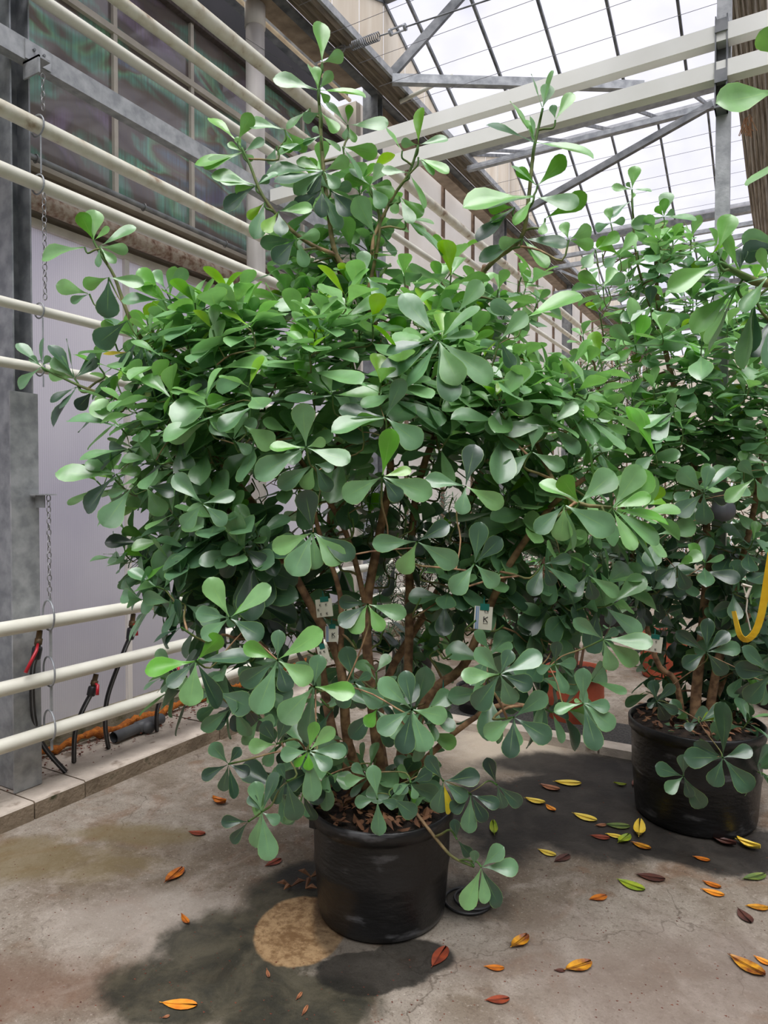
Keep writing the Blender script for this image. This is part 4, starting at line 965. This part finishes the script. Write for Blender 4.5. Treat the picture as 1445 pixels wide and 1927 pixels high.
 (690,520,2.2,[(683,475,44,.36),(720,560,30,.3),(660,545,26,.2)]),(600,580,2.25,[(517,572,26,.36),(640,610,26,.2),(610,540,20,.55)]),
 (645,600,2.15,[(715,560,26,.4),(655,640,30,.25),(590,620,26,.3)]),
 (680,800,2.0,[(720,790,26,.4)]),(1035,800,2.1,[(945,812,34,.3),(1025,765,30,.4),(1085,760,26,.4),(1090,850,30,.3)]),
 (940,760,2.1,[(905,700,26,.3),(975,700,36,.4),(1000,770,30,.3),(925,815,34,.3)]),
 (1075,690,2.3,[(1110,640,20,.6),(1030,680,20,.3),(1135,720,28,.3),(1100,740,24,.2)]),
 (1000,850,2.1,[(950,890,34,.25),(1060,880,30,.3),(1010,800,30,.3)]),
]
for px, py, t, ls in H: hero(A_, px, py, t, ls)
core = W(690, 1000, 2.55)
for a in [(600,740,2.52,.72,.62,.36,112,.12,.45),(430,640,2.55,.38,.4,.16,26,.115,.2),(300,700,2.6,.22,.3,.22,14,.11,.2),(800,640,2.62,.36,.4,.26,40,.115,.3),
          (960,790,2.5,.38,.42,.26,46,.12,.3),(340,930,2.5,.28,.4,.22,26,.115,.2),(1060,960,2.45,.30,.3,.18,26,.12,.2),(640,520,2.6,.24,.22,.16,14,.11,.2),
          (640,400,2.55,.20,.16,.16,10,.105,.2),(900,560,2.7,.30,.2,.16,16,.11,.2),(560,1000,2.75,.7,.3,.16,28,.12,.2),(380,1080,2.35,.22,.3,.14,16,.115,.2),
          (420,1270,2.3,.2,.25,.2,12,.11,.2),(950,1120,2.5,.34,.3,.16,16,.115,.2),(1000,1260,2.4,.28,.25,.2,12,.11,.2),(640,1200,2.95,.45,.15,.24,16,.11,.2),(480,1130,2.65,.3,.2,.2,22,.12,.2),(440,1010,2.4,.3,.35,.14,22,.12,.2),(300,1060,2.45,.16,.2,.10,8,.11,.2),(900,1010,2.75,.4,.2,.14,16,.12,.2),(1080,1110,2.5,.22,.25,.12,14,.12,.2),(600,660,2.35,.62,.3,.14,22,.125,.2),(880,740,2.4,.4,.3,.16,24,.125,.2),(360,800,2.3,.3,.25,.18,16,.12,.2),
          (560,1420,2.35,.16,.2,.14,10,.10,.2),(760,1450,2.5,.2,.2,.08,8,.10,.2),(700,1330,2.3,.3,.1,.12,6,.105,.2)]:
    blobfill(A_, a[0], a[1], a[2], a[3], a[4], a[5], a[6], a[7]*1.2, a[8], .07 if a[1] > 980 else .25, core)  # inner shade of the low crown painted as darker leaf colour, upper leaves paler
nb = len(A_.tips)
for i in range(170):
    A_.tips.append((W(random.uniform(470, 1010), random.uniform(860, 1240), random.uniform(2.25, 2.95)), None))
twigs(A_, br, W(710, 1250, 2.55))
put('branches', br, M['twig'], big, True)
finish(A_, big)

# ================================================================== second shrub at the right
P2 = LOC(1.47, 3.24, 0)
sec = thing('potted_shrub', 'second leathery-leaved shrub standing in the black pot on the wet patch at the right', 'plant', tuple(P2))
pot(sec, P2, .30, .262, .45, M['blackpot']); litter(sec, P2, .27, .44, 120)
B_ = Plant(); br = MB()
b2 = lambda x: P2+Rh*x+Zh*.44
limb([b2(.0)]+Q((1310, 1300, 3.25), (1325, 1150, 3.25), (1330, 1000, 3.3), (1300, 850, 3.3), (1250, 650, 3.3), (1235, 520, 3.3), (1247, 420, 3.3)), .035, .006, B_, br)
limb([b2(.06)]+Q((1350, 1250, 3.2), (1385, 1100, 3.2), (1420, 950, 3.2), (1440, 800, 3.2)), .028, .010, B_, br)
limb([b2(-.06)]+Q((1270, 1280, 3.2), (1230, 1230, 3.2), (1180, 1000, 3.3), (1150, 850, 3.3), (1120, 700, 3.2)), .020, .008, B_, br)
limb([b2(.02)]+Q((1340, 1330, 3.3), (1400, 1180, 3.5), (1480, 1000, 3.6)), .024, .010, B_, br)
limb(Q((1250, 650, 3.3), (1200, 500, 3.25), (1189, 358, 3.25)), .007, .004, B_, br, 6, 1)
H2 = [
 (1360,1426,2.75,[(1290,1426,40,.14),(1366,1323,28,.1),(1414,1410,28,.12),(1342,1478,34,.12),(1414,1488,42,.16),(1310,1400,26,.1)]),
 (1286,1461,2.8,[(1233,1443,28,.1),(1255,1488,26,.3),(1323,1521,34,.12),(1286,1422,24,.12),(1300,1500,20,.06)]),
 (1329,1227,2.8,[(1393,1218,28,.2),(1288,1253,36,.14),(1364,1268,30,.12),(1275,1190,26,.1),(1332,1165,26,.1),(1370,1190,26,.1)]),
 (1452,1268,2.6,[(1387,1258,36,.12),(1405,1319,36,.14),(1400,1220,26,.2)]),
 (1235,1320,2.9,[(1228,1282,24,.08),(1268,1290,20,.06),(1220,1330,24,.04),(1255,1355,28,.04),(1275,1340,20,.06)]),
 (1315,1360,2.85,[(1366,1326,24,.16),(1340,1345,18,.86),(1290,1370,20,.08)]),
 (1324,928,2.7,[(1274,968,46,.18),(1280,884,38,.25),(1335,878,26,.2),(1380,875,26,.2),(1325,985,42,.08),(1370,940,40,.04)]),
 (1237,1006,2.75,[(1308,988,38,.34),(1223,1065,36,.2),(1200,990,26,.1)]),(1274,1065,2.85,[(1237,1090,28,.06),(1252,1105,26,.08),(1293,1108,28,.08),(1320,1040,26,.5),(1300,1050,20,.6)]),
 (1420,900,2.6,[(1367,940,26,.5),(1395,870,34,.2),(1445,940,34,.3)]),
 (1233,855,2.8,[(1182,765,22,.72),(1196,768,26,.74),(1240,835,30,.3),(1200,880,34,.3)]),
 (1268,775,2.85,[(1200,800,26,.4),(1310,765,20,.4),(1225,825,44,.3),(1262,740,20,.5)]),
 (1195,650,2.9,[(1215,595,28,.72),(1190,560,24,.5),(1290,640,40,.36),(1150,615,26,.4),(1165,675,20,.6)]),
 (1130,680,2.8,[(1115,625,28,.76),(1100,650,20,.5),(1165,670,14,.4)]),
 (1189,356,3.2,[(1195,313,24,.7),(1153,352,14,.5),(1225,358,6,.35),(1180,345,8,.4)]),(1188,378,3.2,[(1193,364,14,.7),(1145,405,14,.2)]),
 (1149,420,3.2,[(1144,392,20,.66),(1175,415,16,.4),(1120,430,18,.3)]),
 (1249,408,3.2,[(1255,362,30,.4),(1250,375,30,.68),(1235,390,16,.7),(1267,398,20,.35),(1192,422,24,.35),(1310,410,12,.35)]),
 (1240,455,3.2,[(1190,415,24,.4),(1215,485,18,.4),(1265,480,18,.35),(1285,430,26,.66)]),
 (1165,480,3.1,[(1125,450,26,.6),(1195,440,24,.6),(1140,500,20,.3)]),(1135,540,2.9,[(1157,505,36,.7),(1175,520,36,.35),(1090,515,24,.6)]),
 (1224,580,2.9,[(1225,540,36,.1),(1275,610,22,.35),(1170,600,22,.3)]),
 (1100,790,2.8,[(1175,835,26,.35),(1080,760,20,.3),(1150,780,26,.3)]),(1120,470,2.9,[(1165,440,24,.6),(1090,440,24,.5),(1100,500,26,.4)]),
]
for px, py, t, ls in H2: hero(B_, px, py, t, ls, .15)
core = W(1310, 1100, 3.3)
for a in [(1290,700,3.3,.62,.55,.38,120,.125,.3),(1240,520,3.3,.34,.3,.26,34,.115,.2),(1180,850,3.2,.4,.4,.3,44,.125,.2),(1400,850,3.3,.42,.5,.42,64,.125,.2),
          (1300,1060,3.3,.6,.4,.26,54,.12,.2),(1200,1060,3.4,.3,.3,.2,22,.12,.2),(1420,1200,3.3,.34,.4,.26,30,.115,.2),(1360,1400,3.15,.25,.3,.18,16,.11,.2),(1290,1300,3.5,.3,.2,.2,12,.11,.2),(1420,560,3.3,.3,.3,.2,20,.12,.2),(1350,1190,3.55,.42,.25,.28,34,.12,.2)]:
    blobfill(B_, a[0], a[1], a[2], a[3], a[4], a[5], a[6], a[7], a[8], .03 if a[1] > 950 else .24, core)  # lower leaves coloured darker to paint the shaded inside of the shrub
twigs(B_, br, W(1320, 1250, 3.25)); put('branches', br, M['twig'], sec, True); finish(B_, sec)

# ================================================================== third shrub, mostly beyond the right edge
P3 = LOC(1.75, 1.95, 0)
thr = thing('potted_shrub', 'nearest shrub reaching in from the right edge with its largest leaves high up', 'plant', tuple(P3))
pot(thr, P3, .27, .235, .42, M['blackpot'])
C_ = Plant(); br = MB()
limb([P3+Zh*.4]+[P3+Zh*1.2+Rh*.05, W(1560, 760, 1.8), W(1480, 560, 1.7), W(1420, 530, 1.62), W(1385, 512, 1.58), W(1354, 494, 1.55)], .026, .0045, C_, br, 8, 1)
limb([W(1560, 760, 1.8), W(1540, 500, 1.75), W(1500, 250, 1.72), W(1486, 170, 1.7), W(1484, 110, 1.7)], .014, .005, C_, br, 8, 1)
H3 = [(1353,496,1.55,[(1262,538,38,.5),(1355,470,10,.4)]),(1350,474,1.55,[(1374,405,38,.7)]),(1392,512,1.6,[(1394,470,34,.1),(1360,440,24,.66)]),
 (1480,462,1.62,[(1396,476,44,.1),(1400,446,36,.36)]),(1470,170,1.7,[(1356,190,50,.55)]),(1484,110,1.7,[(1430,62,40,.6)]),(1475,290,1.7,[(1412,350,24,.55)]),
 (1386,540,1.6,[(1303,618,34,.55),(1330,640,14,.5),(1340,660,20,.3)]),(1420,560,1.62,[(1412,660,36,.15),(1395,690,26,.3)]),(1450,600,1.64,[(1418,668,40,.1),(1450,690,36,.2)]),
 (1445,520,1.6,[(1400,580,20,.4),(1430,470,20,.5),(1320,560,14,.35)])]
for px, py, t, ls in H3: hero(C_, px, py, t, ls, .2)
for a in [(1640,500,1.9,.22,.3,.5,30,.13,.2),(1660,900,1.95,.25,.3,.4,26,.13,.2)]: blobfill(C_, *a[:9], .2, W(1640, 900, 1.95))
twigs(C_, br, P3+Zh*1.0); put('branches', br, M['twig'], thr, True); finish(C_, thr)

# ================================================================== background plants
def backshrub(r, t, label, h, w, potm, potr, poth, kind='broad', n_=70, tone=.12, name='background_shrub', z0=.45, lsize=.09, group=None):
    c = LOC(r, t, 0); th = thing(name, label, 'plant', tuple(c), group); pot(th, c, potr, potr*.85, poth, potm)
    P_ = Plant(); br_ = MB()
    limb([c+Zh*(poth-.02), c+Zh*(z0+.2)+Rh*.02, c+Zh*(h*.7), c+Zh*h*.95], .018, .006, P_, br_, 7)
    limb([c+Zh*(poth-.02)+Rh*.03, c+Zh*(z0+.1)+Rh*.12*w, c+Zh*(h*.6)+Rh*.3*w], .012, .005, P_, br_, 6)
    if kind == 'broad':
        for i in range(n_):
            v = Vector((random.uniform(-1, 1) for _ in range(3)))
            B = c+Zh*((h+z0)/2)+Rh*v.x*w+Fh*v.y*w*.7+Zh*v.z*(h-z0)/2
            if B.x < -2.8: continue
            rosette(P_, B, v+Zh*.8, lsize, 3, tone)
        twigs(P_, br_, c+Zh*z0); finish(P_, th, limit=0)
    else:
        mb_ = MB()
        for i in range(n_):
            v = Vector((random.gauss(0, .45) for _ in range(3)))
            B = c+Zh*((h+z0)/2)+Rh*v.x*w+Fh*v.y*w*.7+Zh*v.z*(h-z0)/2
            P_.tips.append((B, None))
            ax = Vector((random.uniform(-.6, .6), random.uniform(-.6, .6), 1)).normalized()
            for j in range(26):
                p0 = B+ax*(j*.006); a = j*2.4; d = (ax*.45+ax.orthogonal().normalized()*math.cos(a)+ax.cross(ax.orthogonal()).normalized()*math.sin(a)).normalized(); L = random.uniform(.05, .085); s_ = d.cross(ax).normalized()*.0035
                mb_.add([p0-s_, p0+s_, p0+d*L*.6+s_*1.2, p0+d*L, p0+d*L*.6-s_*1.2], [(0, 1, 2, 4), (4, 2, 3)])
        put('needle_foliage', mb_, M['needle'], th)['kind'] = 'stuff'
        twigs(P_, br_, c+Zh*z0)
    put('branches', br_, M['bark'], th, True); return th
backshrub(1.28, 4.60, 'thin-stemmed tree in the large terracotta pot behind the pale cross kerb', 1.9, .55, M['terra'], .20, .36, n_=40, tone=.1)
backshrub(2.34, 5.75, 'dark shrub in the farther terracotta pot behind the second shrub', 1.8, .6, M['terra'], .20, .38, n_=60, tone=.06, kind='needle')
backshrub(.22, 5.45, 'dark shrub in a small black pot seen between the trunks of the central shrub', 1.45, .5, M['blackpot'], .17, .34, n_=130, kind='needle', z0=.35)
backshrub(.66, 4.75, 'low bushy plant in a squat black pot right of the central trunks', 1.1, .4, M['blackpot'], .16, .2, n_=26, tone=.18, z0=.25, lsize=.08)
backshrub(2.5, 7.6, 'tall dark needle-leaved tree rising between the two large shrubs', 3.2, .45, M['blackpot'], .3, .4, n_=120, kind='needle', z0=1.6)
backshrub(1.42, 6.2, 'needle-leaved shrub behind the terracotta-potted tree', 1.9, .45, M['blackpot'], .3, .4, n_=130, kind='needle', z0=.5)
backshrub(1.95, 8.6, 'bushy green shrub farther back behind the central trunks', 1.9, .9, M['blackpot'], .3, .4, n_=90, tone=.25)
backshrub(3.6, 6.6, 'dark bushy shrub behind the second shrub near the right edge', 2.3, .9, M['blackpot'], .3, .4, n_=130, tone=.08)
backshrub(2.9, 4.9, 'dark shrub close behind the second shrub by the right edge', 1.7, .55, M['blackpot'], .26, .4, n_=80, tone=.06)

# ================================================================== small things
def tagthing(px, py, t, wpx, hpx, rot, label, big_k=True, blue=True, ks=1, parent_branch=None):
    c = W(px, py, t); th = thing('plant_tag', label, 'tag', tuple(c))
    s_ = t/FPX; w_, h_ = wpx*s_, hpx*s_; nrm = (Vector((EY.x-c.x, EY.y-c.y, 0))).normalized()
    X = Zh.cross(nrm).normalized(); X, Yv = (X*math.cos(rot)+Zh*math.sin(rot)), (Zh*math.cos(rot)-X*math.sin(rot))
    def quad(x0, y0, x1, y1, d, mb_, th_=.0012):
        ps = [c+X*x*w_+Yv*y*h_+nrm*d for x, y in ((x0, y0), (x1, y0), (x1, y1), (x0, y1))]; ps2 = [p_-nrm*th_ for p_ in ps]
        mb_.add(ps+ps2, [(0,1,2,3),(7,6,5,4),(0,4,5,1),(1,5,6,2),(2,6,7,3),(3,7,4,0)])
    mb_ = MB(); quad(-.5, -.5, .5, .5, 0, mb_); put('tag_sheet', mb_, M['tag'], th)
    if blue: mb_ = MB(); quad(-.42, -.49, -.34, .49, .0009, mb_, .0008); quad(-.31, -.49, -.25, .49, .0009, mb_, .0008); put('blue_stripes', mb_, M['tagblue'], th)
    mb_ = MB(); quad(-.2, .34, .3, .62, .002, mb_, .003); put('teal_clip', mb_, M['teal'], th)
    def K(cx_, cy_, kh, mb_):
        asp = w_/h_
        def stroke(x0, y0, x1, y1, wd):
            a = c+X*x0*w_+Yv*y0*h_+nrm*.0016; b_ = c+X*x1*w_+Yv*y1*h_+nrm*.0016; mb_.bar(a, b_, wd*h_, .0006, up=nrm)
        kw = kh*.7/asp
        stroke(cx_-kw/2, cy_-kh/2, cx_-kw/2, cy_+kh/2, kh*.17); stroke(cx_-kw/2, cy_, cx_+kw/2, cy_+kh/2, kh*.13); stroke(cx_-kw/4, cy_+kh*.1, cx_+kw/2, cy_-kh/2, kh*.13)
        for j in range(6): stroke(cx_-kw*.6+kw*1.2*j/6, cy_-kh*.72, cx_-kw*.6+kw*1.2*(j+.7)/6, cy_-kh*.72, kh*.09)
    mb_ = MB()
    if ks == 1: K(.15, -.05, .26, mb_); 
    if ks == 2: K(.15, -.05, .24, mb_); K(.17, .38, .2, mb_)
    if ks == 9:
        for gx in (-.22, .14): 
            for gy in (.18, -.32): K(gx, gy, .12, mb_)
        K(-.36, -.07, .12, mb_)
    put('lettering', mb_, M['ink'], th)
    mb_ = MB(); mb_.tube([c+Yv*h_*.6, c+Yv*h_*.75-nrm*.02, c+Yv*h_*.8-nrm*.06], .002, 5); put('tie', mb_, M['teal'], th); return th
tagthing(610, 1144, 2.30, 31, 34, .1, 'off-white tag with small repeated letters, highest on the left stems', ks=9, blue=False)
tagthing(624, 1193, 2.34, 24, 30, 0, 'greyish tag with one letter K below the lettered tag', ks=1)
tagthing(609, 1232, 2.28, 20, 34, .25, 'narrow twisted tag with teal clip just above the lower left whorl', ks=9, blue=False)
tagthing(909, 1163, 2.28, 34, 44, -.06, 'large off-white tag with black letters K right of the central stems', ks=2)
tagthing(833, 1315, 2.35, 11, 34, -.03, 'thin edge-on tag hanging low on the right stem', ks=1)
tagthing(612, 1462, 2.44, 12, 14, -.05, 'tiny tag at the rim of the central pot', ks=1, blue=False)
tagthing(1230, 1212, 2.95, 30, 30, -.1, 'speckled off-white tag beside the farther terracotta pot', ks=9, blue=False)
# strap
mb = MB(); ps = [W(1452, 1040, 2.45), W(1444, 1090, 2.45), W(1434, 1150, 2.45), W(1422, 1188, 2.45), W(1405, 1204, 2.45), W(1392, 1196, 2.46), W(1385, 1172, 2.48), W(1380, 1150, 2.5)]
ps = curve(ps, 3); prev = None; vs = []
for i, p_ in enumerate(ps):
    d = (ps[min(i+1, len(ps)-1)]-ps[max(i-1, 0)]).normalized(); v_ = (EY-p_).normalized(); s_ = d.cross(v_).normalized(); a = .2+.9*i/len(ps); s_ = s_*math.cos(a)+v_*math.sin(a)
    hw = .013; vs += [p_-s_*hw, p_+s_*hw]
mb.add(vs, [(2*i, 2*i+1, 2*i+3, 2*i+2) for i in range(len(ps)-1)])
o = single('webbing_strap', mb, M['yellow'], 'yellow webbing strap looped among the leaves at the right edge', 'strap')
md = o.modifiers.new('thickness', 'SOLIDIFY'); md.thickness = .002
mb = MB(); mb.tube(Q((1398, 1100, 2.7), (1406, 1130, 2.7), (1404, 1150, 2.7), (1412, 1186, 2.7)), .003, 5); mb.tube(Q((1396, 1100, 2.7), (1412, 1104, 2.7), (1404, 1124, 2.7)), .007, 5)
single('knotted_string', mb, M['string'], 'pale knotted string hanging beside the yellow strap', 'string')
mb = MB(); c = W(1361, 960, 3.0); mb.lathe(c, [(.001, -.05), (.02, -.046), (.036, -.036), (.047, -.018), (.05, 0), (.047, .018), (.036, .036), (.02, .046), (.001, .05)], 24)
o = single('hanging_globe', mb, M['greyball'], 'round grey plastic globe half hidden under dark leaves at the right', 'globe', smooth=True)
# black cable coil by the pot
mb = MB(); cc = WZ(880, 1694, .008); mb.torus(cc, (0, 0, 1), .085, .0055, 30, 6); mb.torus(cc+Vector((.02, .01, .008)), (0, 0, 1), .07, .0055, 30, 6); single('rubber_tube', mb, M['rubber'], 'coil of thin black tubing on the floor right of the central pot', 'tube', smooth=True)

# fallen leaves
def flat_leaf(px, py, L_px, ang, asp, col, label, curl=.12, cat='fallen leaf', group=None):
    c = WZ(px, py, .0); t = (c-EY).dot(Fh); a = math.radians(ang)
    dv = WZ(px+math.cos(a)*L_px*.5, py-math.sin(a)*L_px*.5, 0) - WZ(px-math.cos(a)*L_px*.5, py+math.sin(a)*L_px*.5, 0); L = min(.17, dv.length); D = dv.normalized(); S_ = D.cross(Zh)
    # across-width as seen, converted to the floor
    wv = WZ(px-math.sin(a)*L_px*asp*.5, py-math.cos(a)*L_px*asp*.5, 0) - WZ(px+math.sin(a)*L_px*asp*.5, py+math.cos(a)*L_px*asp*.5, 0)
    Wd = max(.012, min(L*.55, abs(wv.dot(S_))))
    mb_ = MB(); vs, fs = [], []
    for v, w in [(0, .04), (.08, .3), (.25, .68), (.45, .96), (.62, 1), (.8, .84), (.93, .5), (1.0, .12)]:
        for u in COLS: vs.append(c + D*((v-.5)*L) + S_*(.5*w*u*Wd) + Zh*(.003 + curl*Wd*(u*u)*.6 + curl*L*.25*(2*v-1)**2))
    nc = len(COLS); fs = [(i*nc+j, i*nc+j+1, (i+1)*nc+j+1, (i+1)*nc+j) for i in range(len(ROWS)-1) for j in range(nc-1)]
    mb_.add(vs, fs); mb_.tube([vs[2], vs[2]-D*L*.08+Zh*.002], .0012, 4)
    return single('fallen_leaf', mb_, M['fl_'+col], label, cat, group, True, origin=tuple(c))
G_ = 'fallen leaves on the concrete'
FLS = [
 (412,1512,26,-20,.8,'amber','curled amber leaf on the floor nearest the left kerb',.5),(371,1570,30,-8,.5,'redbrown','red-brown leaf with dark edge left of the low leaf whorl',.15),
 (328,1650,42,38,.42,'amber','amber leaf with dark edge, alone on the left floor',.2),(348,1733,22,-55,.55,'amber','small upright amber leaf below the lone amber one at left',.25),
 (338,1892,66,-4,.32,'orange','bright orange smooth leaf near the bottom left corner',.06),(515,1625,32,25,.65,'redbrown','glossy red-brown leaf just left of the central pot',.1),
 (504,1834,16,-75,.3,'tan','short tan sliver on the dark stain below the pale patch',.1),(563,1876,18,55,.25,'tan','thin tan sliver above the other one at the bottom',.1),(574,1903,22,62,.25,'tan','lowest thin tan sliver at the bottom edge',.1),
 (827,1802,46,55,.55,'redbrown','large red-brown leaf on the wet stain right of the pot foot',.08),(978,1778,36,32,.62,'mix','yellow and brown curled leaf below the pot at the right',.4),
 (931,1824,36,-6,.33,'amber','slender amber leaf pointing left, below the yellow and brown one',.15),(937,1884,44,4,.38,'redbrown','dark red-brown leaf near the bottom centre-right',.12),
 (929,1564,26,95,.6,'lime','yellow-green leaf standing on end beside the low right whorl',.4),(1007,1510,38,-14,.32,'yellow','yellow leaf on the dark floor behind the low right whorl',.2),
 (1036,1523,20,-35,.45,'orange','small orange leaf touching the yellow one behind the low right whorl',.2),(1030,1607,34,-20,.35,'yellow','yellow leaf at the edge of the wet patch, beside a brown one',.12),
 (1058,1617,30,25,.5,'brown','dark brown leaf touching a yellow one at the wet patch edge',.1),(1035,1484,38,-16,.42,'tan','tan leaf under the long pale yellow one near the cross kerb',.15),
 (1069,1475,50,-4,.28,'yellow','long pale yellow leaf nearest the cross kerb',.1),(1167,1478,24,-10,.75,'lime','rounded yellow-green leaf left of the second pot',.3),(1194,1474,16,60,.6,'redbrown','small red-brown leaf touching the second pot',.2),
 (1101,1540,46,-18,.34,'yellow','large yellow leaf slanting in the middle of the wet patch',.1),(1131,1555,20,5,.55,'tan','small tan leaf between the yellow and grey-green leaves',.2),
 (1163,1556,46,-4,.3,'green','grey-green narrow leaf on the wet patch',.1),(1130,1577,36,-8,.55,'redbrown','maroon leaf below the small tan one on the wet patch',.1),
 (1156,1575,32,-12,.42,'yellow','yellow leaf right of the maroon one',.15),(1174,1584,24,30,.7,'lime','small greenish-yellow leaf below the grey-green one',.4),
 (1203,1568,28,85,.85,'yellow','triangular folded yellow leaf before the second pot',.5),(1207,1594,38,-20,.32,'mix','yellow-brown narrow leaf below the triangular one',.15),
 (1362,1588,48,-18,.35,'brown','dry curled brown leaf in front of the second pot',.4),(1408,1595,48,-22,.45,'yellow','yellow curled leaf by the foot of the second pot at right',.5),
 (1321,1618,32,-14,.34,'amber','narrow amber leaf at the lower edge of the wet patch',.12),(1225,1653,54,-10,.3,'brown','long dark brown leaf below the wet patch',.1),
 (1188,1668,54,-22,.32,'lime','long lime-yellow leaf left of the long dark brown one',.1),(1126,1692,32,12,.42,'amber','orange-brown leaf left of the lime-yellow one',.15),
 (1340,1667,36,-20,.26,'amber','thin upper leaf of the amber pair at right',.15),(1342,1682,44,-16,.34,'orange','broader lower leaf of the amber pair at right',.12),
 (1420,1653,42,12,.36,'green','green-brown leaf at the right edge below the wet patch',.15),(1426,1710,42,-6,.45,'mix','amber leaf with brown spots at the right edge',.15),
 (1401,1726,36,-48,.5,'brown','dark brown leaf left of the spotted amber one',.1),(1054,1828,20,0,.5,'brown','small dark brown leaf left of the big orange-brown one',.1),
 (1089,1822,50,16,.48,'mix','big orange-brown leaf with dark rim at lower right',.2),(1406,1821,76,-30,.3,'mix','longest brown-orange leaf near the lower right corner',.15),
 (1436,1811,36,-28,.45,'orange','orange leaf cut by the right edge above the longest one',.15),(313,1915,14,20,.4,'tan','tiny tan fragment under the bright orange leaf',.1)]
for f in FLS: flat_leaf(*f[:8], group=G_)
# crumpled dry leaves by the pot foot
for i, (px, py) in enumerate([(548,1668),(585,1650),(575,1672)]):
    mb = MB(); c = WZ(px, py, .008)
    for k in range(3):
        a = random.uniform(0, 6.28); d = Vector((math.cos(a), math.sin(a), .3)); mb.tube([c, c+d*.03+Zh*.01, c+d*.055], [.002, .009, .001], 5)
    single('dry_leaf', mb, M['litter'], ['crumpled dry leaf farthest left by the pot foot', 'crumpled dry leaf touching the shaded side of the pot', 'crumpled dry leaf at the top of the pale patch'][i], 'fallen leaf', G_)
# grit
mb = MB()
for i in range(900):
    px = random.uniform(-20, 1500); py = random.uniform(1450, 1990); c = WZ(px, py, 0); s_ = random.uniform(.0012, .004)
    if (c-PC).length < .28: continue
    a0 = random.uniform(0, 6.3); mb.add([c+Vector((math.cos(a0+j*2.1)*s_*(1.8 if j == 0 else 1), math.sin(a0+j*2.1)*s_, .0005)) for j in range(3)]+[c+Zh*s_*.7], [(0,1,3),(1,2,3),(2,0,3)])
o = single('floor_grit', mb, M['chips'], 'dark specks of soil and grit strewn over the concrete', 'debris'); o['kind'] = 'stuff'
